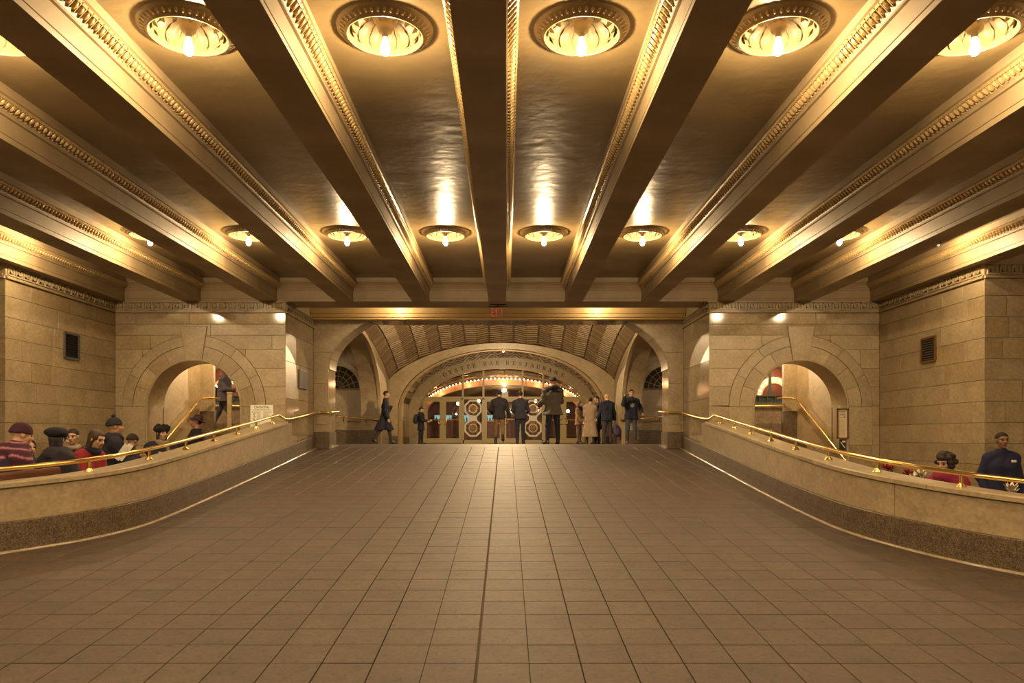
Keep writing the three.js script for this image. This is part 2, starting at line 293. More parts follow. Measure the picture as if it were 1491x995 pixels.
// side walls (x = 6.93) and the wall faces beside the dining areas
for (const s of [-1, 1]) {
  const w = struct(s < 0 ? 'wall_left' : 'wall_right', `buff stone side wall with a small ${s < 0 ? 'dark' : 'bronze'} air vent`);
  mesh('backing', span(Math.min(s * (SIDEX + 0.03), s * 7.6), Math.max(s * (SIDEX + 0.03), s * 7.6), 0, BEAM, FRONTD + 0.03, WALLD + 0.03), M.mortar, w);
  const fr = s < 0 ? frame(w, 'right', -(SIDEX + 0.03)) : frame(w, 'left', SIDEX + 0.03), a = s < 0 ? FRONTD : -WALLD, b = s < 0 ? WALLD : -FRONTD;
  courses(fr, a, b, [0, 0.3, 0.6, 0.9, 1.2, 1.5, 1.8, 2.1, 2.4, 2.7, 3.0, 3.3, 3.6, 3.84], { len: [0.5, 0.75, 1.0, 1.3] });
  cornice(s < 0 ? frame(w, 'right', -(SIDEX + 0.01)) : frame(w, 'left', SIDEX + 0.01), a, b);
  const f = struct(s < 0 ? 'wall_front_left' : 'wall_front_right', `buff stone wall face at the ${s < 0 ? 'left' : 'right'} edge of the hall`);
  const x0 = s < 0 ? -WIDE - 0.2 : SIDEX, x1 = s < 0 ? -SIDEX : WIDE + 0.2;
  mesh('backing', span(s < 0 ? x0 : 7.0, s < 0 ? -7.0 : x1, 0, CEIL + 0.3, FRONTD + 0.03, FRONTD + 0.4), M.mortar, f);
  const fr2 = frame(f, 'near', FRONTD + 0.03);
  courses(fr2, x0, x1, [0, 0.3, 0.6, 0.9, 1.2, 1.5, 1.8, 2.1, 2.4, 2.7, 3.0, 3.3, 3.6, 3.84], { len: [0.45, 0.8, 1.1] });
  cornice(frame(f, 'near', FRONTD + 0.01), x0, x1);
  mesh('upper_face', span(x0, x1, BEAM, CEIL + 0.2, FRONTD + 0.01, FRONTD + 0.05), M.trimStone, f);
  // outer wall of the dining area and its floor
  structMesh(s < 0 ? 'wall_outer_left' : 'wall_outer_right', span(Math.min(s * WIDE, s * (WIDE + 0.3)), Math.max(s * WIDE, s * (WIDE + 0.3)), -0.1, CEIL + 0.3, BACK - 0.3, FRONTD + 0.4), M.stone[1], 'plain buff stone outer wall of the dining area');
}
structMesh('wall_rear', span(-WIDE - 0.3, WIDE + 0.3, -0.1, CEIL + 0.3, BACK - 0.3, BACK), M.stone[0], 'plain buff stone wall behind the viewer');
structMesh('floor_dining', span(-WIDE, WIDE, -0.2, 0, BACK, WALLD + 0.1), M.graniteLight, 'flat brown floor of the dining areas either side of the ramp');

// return walls beside the head of the ramp
for (const s of [-1, 1]) {
  const w = struct(s < 0 ? 'wall_return_left' : 'wall_return_right', `polished stone return wall at the ${s < 0 ? 'left' : 'right'} head of the ramp`);
  mesh('backing', span(Math.min(s * (RETX + 0.03), s * 4.5), Math.max(s * (RETX + 0.03), s * 4.5), 0, CEIL + 0.2, WALLD + 0.03, HALLD), M.mortar, w);
  const fr = s < 0 ? frame(w, 'right', -(RETX + 0.03)) : frame(w, 'left', RETX + 0.03), a = s < 0 ? WALLD : -FACD, b = s < 0 ? FACD : -WALLD;
  courses(fr, a, b, [0.9, 1.62, 2.3, 2.98, 3.5, 3.84], { len: [0.98], mats: [M.polished, M.polished, M.stone[2]] });
  cornice(s < 0 ? frame(w, 'right', -(RETX + 0.01)) : frame(w, 'left', RETX + 0.01), a, b);
  mesh('upper_face', span(Math.min(s * (RETX + 0.01), s * (RETX + 0.05)), Math.max(s * (RETX + 0.01), s * (RETX + 0.05)), BEAM, CEIL, 14.1, FACD), M.trimStone, w);
}

// ---------------------------------------------------------------- facade with the flat-topped elliptical arch
const A1 = { a: 3.53, b: 1.59, cy: 3.0, top: 4.01 };
const archPts = (a, b, cy, top, n = 40, flip) => { const out = []; const t0 = top ? Math.asin((top - cy) / b) : Math.PI / 2; for (let i = 0; i <= n; i++) { const t = t0 * i / n; out.push([a * Math.cos(t), cy + b * Math.sin(t)]); } return out; };
{
  const w = struct('wall_facade', 'buff stone wall with a wide low arch cut flat under a gilded architrave');
  const e = archPts(A1.a, A1.b, A1.cy, A1.top), s = new THREE.Shape();
  s.moveTo(-4.5, 0); s.lineTo(-A1.a, 0); for (const [x, y] of e) s.lineTo(-x, y); for (const [x, y] of e.slice().reverse()) s.lineTo(x, y);
  s.lineTo(A1.a, 0); s.lineTo(4.5, 0); s.lineTo(4.5, 4.9); s.lineTo(-4.5, 4.9); s.closePath();
  mesh('backing', muv(new THREE.ExtrudeGeometry(s, { depth: HALLD - FACD - 0.02, bevelEnabled: false }).translate(0, 0, -HALLD)), M.polished, w);
  const fr = frame(w, 'near', FACD + 0.02), cut = archCut(0, A1.cy, A1.a + 0.0, A1.b);
  for (const q of [-1, 1]) courses(fr, q < 0 ? -RETX : 2.6, q < 0 ? -2.6 : RETX, [1.0, 1.85, 2.7, 3.35, 4.03], { len: [3], t: 0.02, mats: [M.stone[0], M.stone[4], M.stone[6]], skip: cut });
  // voussoirs lining the soffit of the arch
  for (const q of [-1, 1]) for (let i = 0; i < 5; i++) {
    const t1 = Math.asin((A1.top - A1.cy) / A1.b), t0 = t1 * i / 5 + 0.002, t2 = t1 * (i + 1) / 5 - 0.002, pts = [];
    for (let j = 0; j <= 6; j++) { const t = t0 + (t2 - t0) * j / 6; pts.push([q * (A1.a) * Math.cos(t), A1.cy + A1.b * Math.sin(t)]); }
    for (let j = 6; j >= 0; j--) { const t = t0 + (t2 - t0) * j / 6; pts.push([q * (A1.a - 0.02) * Math.cos(t), A1.cy + (A1.b - 0.02) * Math.sin(t)]); }
    mesh('voussoir', muv(new THREE.ExtrudeGeometry(new THREE.Shape(pts.map(([x, y]) => new THREE.Vector2(x, y))), { depth: HALLD - FACD, bevelEnabled: false }).translate(0, 0, -HALLD)), [M.stone[1], M.stone[5], M.stone[3]][i % 3], w);
  }
  for (const q of [-1, 1]) { // dark granite base around the piers
    mesh('base', span(Math.min(q * 3.5, q * (RETX + 0.1)), Math.max(q * 3.5, q * (RETX + 0.1)), 1.2, 1.70, FACD - 0.02, HALLD - 0.03), M.granite, w);
    mesh('base_strip', span(Math.min(q * 3.46, q * 3.5), Math.max(q * 3.46, q * 3.5), 1.3, floorY(15.7) + 0.035, FACD - 0.04, HALLD), M.strip, w);
  }
  // gilded architrave: fasciae with a dentil row on top
  const prof = [[FACD, 4.01], [15.24, 4.01], [15.24, 4.05], [15.21, 4.055], [15.21, 4.105], [15.225, 4.112], [15.225, 4.125], [15.2, 4.135], [15.2, 4.24], [15.17, 4.25], [15.17, 4.30], [FACD, 4.33]];
  const ar = mesh('architrave', run(prof, 'x', -RETX, RETX), std({ color: lin(0.60, 0.44, 0.21), roughness: 0.42, metalness: 0.2 }), w);
  const dent = []; for (let x = -RETX + 0.03; x < RETX; x += 0.055) dent.push(new THREE.BoxGeometry(0.03, 0.035, 0.03).translate(x, 4.262, -15.16));
  stuff(mesh('dentils', merge(dent), M.gilt, ar));
  mesh('upper_face', span(-RETX, RETX, 4.3, CEIL, FACD - 0.02, FACD + 0.02), M.ceiling, w);
}

// ---------------------------------------------------------------- ramp floor of square tiles
const wallL = [[15.4, -3.80], [13.4, -3.72], [11.5, -3.645], [10, -3.6], [9, -3.575], [8.2, -3.575], [7.6, -3.625], [7.1, -3.80], [6.75, -4.05], [6.45, -4.35], [6.2, -4.8], [6.05, -5.4], [5.98, -6.2], [5.95, -7.4], [5.95, -9.6]];
const wallR = [[15.4, 3.80], [13.4, 3.70], [11.5, 3.62], [10, 3.555], [9, 3.525], [8.2, 3.52], [7.4, 3.56], [6.84, 3.70], [6.31, 3.92], [5.83, 4.24], [5.45, 4.7], [5.2, 5.3], [5.05, 6.1], [5.0, 7.4], [5.0, 9.6]];
const inner = (pts, d, far) => { for (let i = 0; i + 1 < pts.length; i++) if (d <= pts[i][0] && d >= pts[i + 1][0]) { const k = (pts[i][0] - d) / (pts[i][0] - pts[i + 1][0] || 1); return pts[i][1] + k * (pts[i + 1][1] - pts[i][1]); } return far; };
{
  const fl = struct('floor', 'sloping floor of brown square tiles rising to the crest, with a dark centre joint');
  { // mortar bed between the parapets, following the slope
    const pos = [], idx = [], ds = []; for (let d = 0.6; d < 15.6; d += 0.1) ds.push(d); for (let d = 15.6; d <= 17.01; d += 0.1) ds.push(d);
    ds.forEach((d, i) => { const xl = inner(wallL, d, d < 5.95 ? -9.6 : -3.84) - (d > 5.95 ? 0.08 : 0), xr = inner(wallR, d, d < 5 ? 9.6 : 3.84) + (d > 5 ? 0.08 : 0); for (const [x, dy] of [[xl, -0.5], [xl, 0], [xr, 0], [xr, -0.5]]) pos.push(x, floorY(d) - 0.012 + dy, -d); if (i) for (let j = 0; j < 3; j++) { const k = i * 4 + j; idx.push(k - 4, k - 3, k, k - 3, k + 1, k); } });
    const g = new THREE.BufferGeometry(); g.setAttribute('position', new THREE.Float32BufferAttribute(pos, 3)); g.setIndex(idx); const q = muv(g); q.computeVertexNormals();
    mesh('bed', q, M.grout, fl);
  }
  const TW = 0.2837, TL = 0.2713, th = Math.atan(SLOPE), variants = [];
  for (let v = 0; v < 4; v++) {
    const w = TW - 0.006, l = TL / Math.cos(th) - 0.006, c = 0.002, g = slab([[-w / 2, -l / 2], [w / 2, -l / 2], [w / 2, l / 2], [-w / 2, l / 2]], 0.014, c); 
    const uv = g.attributes.uv; for (let i = 0; i < uv.count; i++) uv.setXY(i, uv.getX(i) + v * 0.31, uv.getY(i) + v * 0.17);
    g.rotateX(-Math.PI / 2); variants.push(g);
  }
  const cells = [];
  for (let r = -14; r < 43; r++) for (let k = -33; k < 33; k++) {
    const d = 4.335 + (r + 0.5) * TL, x = (k + 0.5) * TW;
    if (d > 15.6 || d < 0.7) continue;
    if (x < inner(wallL, d, d < 5.95 ? -9.6 : -3.8) - 0.1 || x > inner(wallR, d, d < 5 ? 9.6 : 3.8) + 0.1) continue;
    const u = VPX + (x - CAMX) * FOCAL / d, v = VPY - (floorY(d) - EYE) * FOCAL / d, seen = u > -60 && u < 1550 && v < 1030;
    cells.push({ x, d, k, r, rank: seen ? v - 0.004 * Math.abs(u - 745) : -1e4 + d });
  }
  cells.sort((a, b) => b.rank - a.rank);
  const rest = [[], [], [], [], []], q = new THREE.Matrix4(), e = new THREE.Euler();
  cells.forEach((c, i) => {
    const h = (s) => H2(c.k + 100, c.r + 100, s), g = variants[Math.floor(h(1) * 4)], m = Math.floor(h(2) * 5), y = floorY(c.d) - 0.0135 + (h(3) - 0.5) * 0.002;
    e.set(th + (h(4) - 0.5) * 0.004, 0, (h(5) - 0.5) * 0.004);
    const gx = c.k === -1 ? -0.004 : c.k === 0 ? 0.004 : 0;               // the wide centre joint
    if (i < 300) { const t = mesh('tile', g, M.tile[m], fl); t.position.set(c.x + gx, y, -c.d); t.rotation.copy(e); }
    else rest[m].push(g.clone().applyMatrix4(q.makeRotationFromEuler(e).setPosition(c.x + gx, y, -c.d)));
  });
  rest.forEach((list, m) => stuff(mesh('tiles', merge(list), M.tile[m], fl)));
  const hp = []; for (let d = 15.59; d < 17; d += 0.1) hp.push([d, floorY(d)]); hp.push([17, floorY(17)], [38.3, floorY(38.3)]);
  mesh('crest', run([[15.59, 0.9], ...hp, [38.3, 0.9]], 'x', -4.85, 4.85), M.tile[0], fl);
}

// ---------------------------------------------------------------- curved ramp parapets
function curveOf(pts) { return new THREE.CatmullRomCurve3(pts.map(([d, x]) => V(x, 0, -d)), false, 'centripetal'); }
const topAdj = (d) => Math.max(-0.075, Math.min(0.045, (d - 10.3) * 0.0145));   // the parapet grows a little towards the head of the ramp
// sweep a profile [(offset outwards, height above the ramp)] along a stretch of the curve
function sweep(curve, s, a, b, prof, n, closed = true) {
  const pos = [], uv = [], idx = [], L = curve.getLength(), m = prof.length + 1;
  for (let i = 0; i <= n; i++) {
    const u = a + (b - a) * i / n, p = curve.getPointAt(u), t = curve.getTangentAt(u), nx = s * Math.abs(t.z), nz = t.x * (-s) * Math.sign(t.z) * -1;
    const out = V(t.z, 0, -t.x).normalize(); if (out.x * s < 0 && Math.abs(out.x) > 0.02) out.negate(); if (Math.abs(out.x) <= 0.02 && out.z > 0) out.negate();
    let run = 0;
    for (let j = 0; j < m; j++) {
      const [o, h] = prof[j % prof.length]; if (j) run += Math.hypot(o - prof[j - 1][0], h - prof[j - 1][1]);
      pos.push(p.x + out.x * o, floorY(-p.z) + h + (h > 0.5 ? topAdj(-p.z) : 0), p.z + out.z * o); uv.push(u * L, run);
      if (i < n && j < m - 1) { const k = i * m + j; idx.push(k, k + 1, k + m, k + 1, k + m + 1, k + m); }
    }
  }
  const g = new THREE.BufferGeometry(); g.setAttribute('position', new THREE.Float32BufferAttribute(pos, 3)); g.setAttribute('uv', new THREE.Float32BufferAttribute(uv, 2)); g.setIndex(idx);
  const capA = [], capB = []; if (closed) { const c = THREE.ShapeUtils.triangulateShape(prof.map(([o, h]) => new THREE.Vector2(o, h)), []); for (const [x, y, z] of c) { capA.push(x, y, z); const k = n * m; capB.push(k + x, k + z, k + y); } g.setIndex([...idx, ...capA, ...capB]); }
  const out = g.toNonIndexed(); out.computeVertexNormals(); return toCreasedNormals(out, 0.6);
}
const parapets = {};
for (const s of [-1, 1]) {
  const curve = curveOf(s < 0 ? wallL : wallR), L = curve.getLength(), w = struct(s < 0 ? 'wall_parapet_left' : 'wall_parapet_right', `low curved stone parapet on the ${s < 0 ? 'left' : 'right'} side of the ramp with dark granite base`);
  parapets[s] = { curve, L };
  const start = 1.97 / L;                                                   // the return wall carries on from here
  mesh('backing', sweep(curve, s, start, 1, [[0.03, -0.7], [0.03, 0.62], [0.25, 0.62], [0.25, -1.6]], 60), M.mortar, w);
  const n = Math.round((1 - start) * L / 1.75);
  for (let i = 0; i < n; i++) {
    const a = start + (1 - start) * i / n + 0.0025 / L, b = start + (1 - start) * (i + 1) / n - 0.0025 / L;
    mesh('panel', sweep(curve, s, a, b, [[0.004, 0.27], [0, 0.275], [0, 0.616], [0.004, 0.62], [0.05, 0.62], [0.05, 0.27]], 10), M.stone[[0, 4, 2, 6][i % 4]], w);
    mesh('outer_panel', sweep(curve, s, a, b, [[0.24, -1.6], [0.24, 0.62], [0.28, 0.62], [0.28, -1.6]], 10), M.stone[[1, 4, 5][i % 3]], w);
    const o = 0.35 / L, ca = Math.max(start, a + o), cb = Math.min(1, b + o);
    mesh('cap_stone', sweep(curve, s, ca, cb, [[-0.02, 0.625], [-0.025, 0.63], [-0.025, 0.665], [-0.015, 0.675], [0.295, 0.675], [0.305, 0.665], [0.305, 0.625]], 10), M.stone[[2, 0, 4][i % 3]], w);
  }
  mesh('base', sweep(curve, s, 0, 1, [[-0.012, -0.1], [-0.012, 0.262], [-0.004, 0.27], [0.06, 0.27], [0.06, -0.1]], 90), M.granite, w);
  mesh('base_strip', sweep(curve, s, 0, 1, [[-0.034, -0.03], [-0.033, 0.004], [-0.028, 0.013], [-0.01, 0.017], [0.02, 0.017], [0.02, -0.03]], 120), M.strip, w);
}
// ---------------------------------------------------------------- vaulted hall behind the facade
const LB = 3.15, HX = 4.1, A2 = { d: 27, a: 3.8, b: 2.25, cy: 2.55, oa: 4.62, ob: 2.45 }, SA = { d: 21.2, a: 3.75, b: 2.0, cy: 2.69 }, A3 = { d: 37.6, a: 4.24, b: 2.18, cy: 2.9, oa: 4.77, ob: 2.71 };
const vaultY = (x, d) => A2.cy + A2.ob * Math.sqrt(Math.max(0, 1 - (x / A2.oa) ** 2)) + 1.07 * (1 - ((d - 21.5) / 5.5) ** 2);
const extrudeX = (shape, x0, x1) => muv(new THREE.ExtrudeGeometry(shape, { depth: x1 - x0, bevelEnabled: false, curveSegments: 40 }).rotateY(Math.PI / 2).translate(x0, 0, 0));   // shape in (d, y)
const extrudeD = (shape, d0, d1) => muv(new THREE.ExtrudeGeometry(shape, { depth: d1 - d0, bevelEnabled: false, curveSegments: 40 }).translate(0, 0, -d1));                      // shape in (x, y)
function archShape(x0, x1, y0, y1, cx, cy, a, b) {                          // wall outline with an arch opening down to its foot
  const s = new THREE.Shape(); s.moveTo(x0, y0); s.lineTo(cx - a, y0); s.lineTo(cx - a, cy); s.absellipse(cx, cy, a, b, Math.PI, 0, true); s.lineTo(cx + a, y0); s.lineTo(x1, y0); s.lineTo(x1, y1); s.lineTo(x0, y1); s.closePath(); return s;
}
function ringShape(cx, cy, a0, b0, a1, b1, foot, lim = 99) {                // arch band from foot to foot, optionally clipped at |x - cx| < lim
  const out = [], inn = [], N = 60;
  for (let i = 0; i <= N; i++) { const t = Math.PI * i / N; out.push([cx + Math.max(-lim, Math.min(lim, a1 * Math.cos(t))), cy + b1 * Math.sin(t)]); inn.push([cx + a0 * Math.cos(t), cy + b0 * Math.sin(t)]); }
  if (foot < cy) { out.unshift([out[0][0], foot]); out.push([out[out.length - 1][0], foot]); inn.unshift([inn[0][0], foot]); inn.push([inn[inn.length - 1][0], foot]); }
  return new THREE.Shape([...out, ...inn.reverse()].map(([x, y]) => new THREE.Vector2(x, y)));
}
function surface(fn, x0, x1, d0, d1, nx, nd) {                             // underside of a vault, y = fn(x, d)
  const g = new THREE.PlaneGeometry(1, 1, nx, nd), p = g.attributes.position, uv = g.attributes.uv;
  for (let i = 0; i < p.count; i++) { const x = x0 + (p.getX(i) + 0.5) * (x1 - x0), d = d0 + (p.getY(i) + 0.5) * (d1 - d0); p.setXYZ(i, x, fn(x, d), -d); uv.setXY(i, x, d); }
  g.computeVertexNormals(); return g;
}
// herringbone courses of thin bricks hung under a vault; columns run away from the viewer and lean left and right by turns
function herringbone(fn, x0, x1, d0, d1, col, pitch, skip, seed, even) {
  const list = [[], [], []], rand = rng(seed), m4 = new THREE.Matrix4(), n = V(), tx = V(), tz = V();
  const unit = clean(new THREE.BoxGeometry(col * 0.98, 0.03, pitch * 0.72)), nc = Math.round((x1 - x0) / col);
  const xs = []; let s = col / 2;
  for (let c = 0; c < nc && !even; c++) xs.push(x0 + (c + 0.5) * (x1 - x0) / nc);
  if (even) for (let x = x0; x < x1; x += 0.002) { s += Math.hypot(0.002, fn(x + 0.002, d1) - fn(x, d1)); if (s >= col) { s -= col; xs.push(x); } }   // columns at even spacing along the curve
  for (let c = 0; c < xs.length; c++) for (let d = d0 + pitch; d < d1 - pitch * 0.5; d += pitch) {
    const x = xs[c]; if (skip?.(x, d)) continue;
    const e = 0.03, y = fn(x, d), gx = (fn(x + e, d) - fn(x - e, d)) / (2 * e), gd = (fn(x, d + e) - fn(x, d - e)) / (2 * e);
    tx.set(1, gx, 0).normalize(); tz.set(0, -gd, 1).normalize(); n.copy(tz).cross(tx).normalize(); tz.copy(tx).cross(n);
    const basis = new THREE.Matrix4().makeBasis(tx, n, tz), yaw = new THREE.Matrix4().makeRotationY((c % 2 ? 1 : -1) * 0.42), tip = new THREE.Matrix4().makeRotationX(0.2 + (rand() - 0.5) * 0.12), roll = new THREE.Matrix4().makeRotationZ((c % 2 ? 1 : -1) * 0.05);
    m4.copy(basis).multiply(yaw).multiply(tip).multiply(roll); m4.setPosition(x - n.x * 0.02, y - n.y * 0.02, -d - n.z * 0.02);
    list[Math.floor(rand() * 3)].push(unit.clone().applyMatrix4(m4));
  }
  return list.map((l) => merge(l));
}
// side walls with their wide side arches
for (const s of [-1, 1]) {
  const w = struct(s < 0 ? 'wall_hall_left' : 'wall_hall_right', `stone wall of the vaulted hall with a side arch on the ${s < 0 ? 'left' : 'right'}`), x0 = s < 0 ? -HX - 0.62 : HX, x1 = s < 0 ? -HX : HX + 0.62;
  mesh('wall_body', extrudeX(archShape(HALLD, A2.d, 0.9, 6.2, SA.d, SA.cy, SA.a, SA.b), x0, x1), M.stone[5], w);
  mesh('arch_band', extrudeX(ringShape(SA.d, SA.cy, SA.a - 0.03, SA.b - 0.03, SA.a + 0.12, SA.b + 0.12, 1.3), s < 0 ? -HX - 0.06 : HX - 0.05, s < 0 ? -HX + 0.05 : HX + 0.06), M.trimStone, w);
  mesh('base', span(Math.min(s * (HX - 0.02), s * (HX + 0.66)), Math.max(s * (HX - 0.02), s * (HX + 0.66)), 1.2, 1.82, SA.d + SA.a - 0.02, A2.d), M.granite, w);
  mesh('base', span(Math.min(s * (HX - 0.02), s * (HX + 0.66)), Math.max(s * (HX - 0.02), s * (HX + 0.66)), 1.2, 1.82, HALLD + 0.01, SA.d - SA.a + 0.02), M.granite, w);
}
{ // vaults
  const v = struct('ceiling_hall', 'brown herringbone tile vault over the hall, shallow and dome-like');
  mesh('vault_shell', surface(vaultY, -HX - 0.1, HX + 0.1, HALLD, A2.d, 40, 40), M.grout, v);
  herringbone((x, d) => vaultY(x, d), -HX, HX, HALLD, A2.d, 0.44, 0.15, null, 41, true).forEach((g, i) => stuff(mesh('herringbone_bricks', g, M.brick[i], v)));
  mesh('vault_cover', span(-5.4, 5.4, 6.25, 6.4, HALLD - 0.05, 38.4), M.mortar, v);
  mesh('vault_side', span(-5.4, 5.4, 4.4, 6.3, HALLD - 0.02, HALLD), M.mortar, v);
  const v2 = struct('ceiling_lobby', 'herringbone tile barrel vault in front of the restaurant doors');
  const y2 = (x) => A3.cy + LB * Math.sqrt(Math.max(0, 1 - (x / (A3.oa + 0.02)) ** 2));
  mesh('vault_shell', surface((x) => y2(x) + 0.02, -A3.oa, A3.oa, 27.5, A3.d + 0.1, 60, 4), M.grout, v2);
  herringbone(y2, -4.7, 4.7, 29.5, A3.d, 0.3, 0.13, null, 43, true).forEach((g, i) => stuff(mesh('herringbone_bricks', g, M.brick[i], v2)));
}
{ // the cream arch at the back of the hall
  const w = struct('wall_arch', 'wall with a broad cream elliptical arch at the back of the hall');
  mesh('wall_body', extrudeD(archShape(-5.4, 5.4, 0.9, 6.2, 0, A2.cy, A2.a, A2.b), A2.d, A2.d + 0.6), M.stone[4], w);
  mesh('arch_ring', extrudeD(ringShape(0, A2.cy, A2.a - 0.01, A2.b - 0.01, A2.oa, A2.ob, 1.2, HX - 0.005), A2.d - 0.05, A2.d), M.trimStone, w);
  mesh('arch_moulding', extrudeD(ringShape(0, A2.cy, A2.a - 0.14, A2.b - 0.07, A2.a - 0.02, A2.b - 0.02, 1.2), A2.d + 0.12, A2.d + 0.3), M.giltDark, w);
  for (const s of [-1, 1]) mesh('base', span(Math.min(s * 3.78, s * 4.2), Math.max(s * 3.78, s * 4.2), 1.2, 1.62, A2.d - 0.07, A2.d + 0.5), M.granite, w);
}
// lobby side walls with wall cases
for (const s of [-1, 1]) {
  const w = struct(s < 0 ? 'wall_lobby_left' : 'wall_lobby_right', `stone side wall of the lobby on the ${s < 0 ? 'left' : 'right'}`), X = (a, b) => [Math.min(s * a, s * b), Math.max(s * a, s * b)];
  mesh('wall_body', span(...X(A3.oa, 5.4), 0.9, 6.2, 27.6, A3.d + 0.4), M.stone[0], w);
  mesh('base', span(...X(A3.oa - 0.02, A3.oa + 0.02), 1.1, 1.58, 27.6, A3.d), M.granite, w);
  mesh('upper_panel', span(...X(A3.oa - 0.02, A3.oa + 0.02), 3.5, 4.5, 34.6, 37.2), M.giltDark, w);
  if (s < 0) {
    const c = thing('wall_display_case', 'tall narrow dark display case with a ledge on the lobby wall left of the doors', 'display case', [-A3.oa + 0.02, 2.42, -34.2]);
    mesh('case_frame', merge([box(0.1, 1.25, 0.09, 0.05, 0.62, -0.55), box(0.1, 1.25, 0.09, 0.05, 0.62, 0.55), box(0.1, 0.09, 1.19, 0.05, 1.21, 0), box(0.1, 0.09, 1.19, 0.05, 0.04, 0)]), M.paint, c);
    mesh('backing', box(0.03, 1.2, 1.1, 0.02, 0.62, 0), M.black, c); mesh('pane', box(0.008, 1.1, 1.0, 0.08, 0.62, 0), M.glass, c);
    mesh('ledge', rbox(0.22, 0.07, 1.35, 0.01, 0.11, -0.06, 0), M.trimStone, c);
  }
}
// ---------------------------------------------------------------- restaurant front: arch with lettering, doors, transom
{
  const w = struct('wall_restaurant', 'wall with the lettered cream arch over the restaurant doors');
  mesh('wall_body', extrudeD(archShape(-5.4, 5.4, 0.9, 6.2, 0, A3.cy, A3.a, A3.b), A3.d + 0.05, A3.d + 0.45), M.stone[0], w);
  mesh('arch_ring', extrudeD(ringShape(0, A3.cy, A3.a, A3.b, A3.oa, A3.ob, 1.1), A3.d, A3.d + 0.06), M.trimStone, w);
  mesh('arch_edge', extrudeD(ringShape(0, A3.cy, A3.a - 0.05, A3.b - 0.05, A3.a + 0.02, A3.b + 0.02, 1.1), A3.d - 0.02, A3.d + 0.1), M.giltDark, w);
  { // chevron courses of small bricks on the wall above the lettered ring
    const list = [[], [], []], rr = rng(61), unit = clean(new THREE.BoxGeometry(0.34, 0.075, 0.05)); let s = 0, j = 0, px = A3.oa, py = A3.cy;
    for (let t = 0.02; t < Math.PI - 0.02; t += 0.002) {
      const x = A3.oa * Math.cos(t), y = A3.cy + A3.ob * Math.sin(t); s += Math.hypot(x - px, y - py); px = x; py = y; if (s < 0.29) continue; s -= 0.29; j++;
      const nx = Math.cos(t) / A3.oa, ny = Math.sin(t) / A3.ob, n = Math.hypot(nx, ny), tan = Math.atan2(-nx, ny);
      for (let o = -0.02; o < 0.6; o += 0.135) { const bx = x + nx / n * o, by = y + ny / n * o; if (by > A3.cy + LB * Math.sqrt(Math.max(0, 1 - (bx / 4.79) ** 2)) + 0.03) continue; list[Math.floor(rr() * 3)].push(unit.clone().rotateX((rr() - 0.5) * 0.3).rotateZ(tan + (j % 2 ? 0.6 : -0.6)).translate(bx, by, -(A3.d + 0.045))); }
    }
    mesh('brick_bed', extrudeD(ringShape(0, A3.cy, A3.oa, A3.ob, A3.oa + 0.3, A3.ob + 0.46, A3.cy), A3.d + 0.042, A3.d + 0.05), M.grout, w);
    list.forEach((l, i) => stuff(mesh('chevron_bricks', merge(l), M.brick[i], w)));
  }
  const font = await new FontLoader().loadAsync('fonts/droid/droid_serif_bold.typeface.json');
  const sign = thing('wall_lettering', 'dark serif letters reading OYSTER BAR RESTAURANT curved along the cream arch', 'sign', [0, 3, -A3.d + 0.01]);
  const xs = { 'OYSTER': [275, 322, 368, 420, 473, 520], 'BAR': [608, 660, 712], 'RESTAURANT': [798, 852, 905, 955, 1005, 1055, 1105, 1152, 1205, 1255] }, cache = {};
  for (const [word, px] of Object.entries(xs)) [...word].forEach((ch, i) => {
    const x = (px[i] / 5.735 + 600 - 732.6) / (FOCAL / A3.d), a = 4.5, b = 2.44, t = Math.acos(x / a), y = A3.cy + b * Math.sin(t);
    if (!cache[ch]) { const g = new TextGeometry(ch, { font, size: 0.2, depth: 0.012, curveSegments: 4 }); g.computeBoundingBox(); const c = g.boundingBox; g.translate(-(c.min.x + c.max.x) / 2, -0.1, 0); cache[ch] = g; }
    const m = mesh("letter", cache[ch], M.letter ??= std({ color: lin(0.035, 0.02, 0.012), roughness: 0.4 }), sign);
    m.position.set(x, y - 3, 0); m.rotation.z = Math.atan2(b * Math.cos(t), a * Math.sin(t)) * -1;
  });
  const D = A3.d + 0.3, F0 = floorY(D) - 0.02, TOP = 3.57, ellY = (x, k = 0.03) => A3.cy + (A3.b - k) * Math.sqrt(Math.max(0, 1 - (x / (A3.a - k)) ** 2));
  // transom window
  const win = struct('window_1', 'glazed lunette over the doors in olive-cream bars');
  mesh('window_frame', merge([span(-A3.a, A3.a, TOP - 0.07, TOP + 0.07, D - 0.06, D + 0.06)]), M.paint, win);
  const mx = [-A3.a + 0.1, -2.05, -1.0, 1.0, 2.05, A3.a - 0.1];
  for (const x of [-2.05, -1, 1, 2.05]) mesh('mullion', span(x - 0.05, x + 0.05, TOP, ellY(x) - 0.005, D - 0.05, D + 0.05), M.paint, win);
  for (let i = 0; i + 1 < mx.length; i++) { const s = new THREE.Shape(); s.moveTo(mx[i], TOP); s.lineTo(mx[i + 1], TOP); for (let j = 12; j >= 0; j--) { const x = mx[i] + (mx[i + 1] - mx[i]) * j / 12; s.lineTo(x, Math.max(TOP, ellY(x))); } s.closePath(); mesh('pane', extrudeD(s, D - 0.003, D + 0.003), M.glass, win); }
  // doors: three pairs and two fixed lights with octagon frames
  let n = 0;
  const leafGeo = merge([box(0.16, TOP - F0 - 0.1, 0.06, -0.41, 0, 0), box(0.16, TOP - F0 - 0.1, 0.06, 0.41, 0, 0), box(0.66, 0.14, 0.06, 0, (TOP - F0) / 2 - 0.12, 0), box(0.66, 0.26, 0.06, 0, -(TOP - F0) / 2 + 0.18, 0)]);
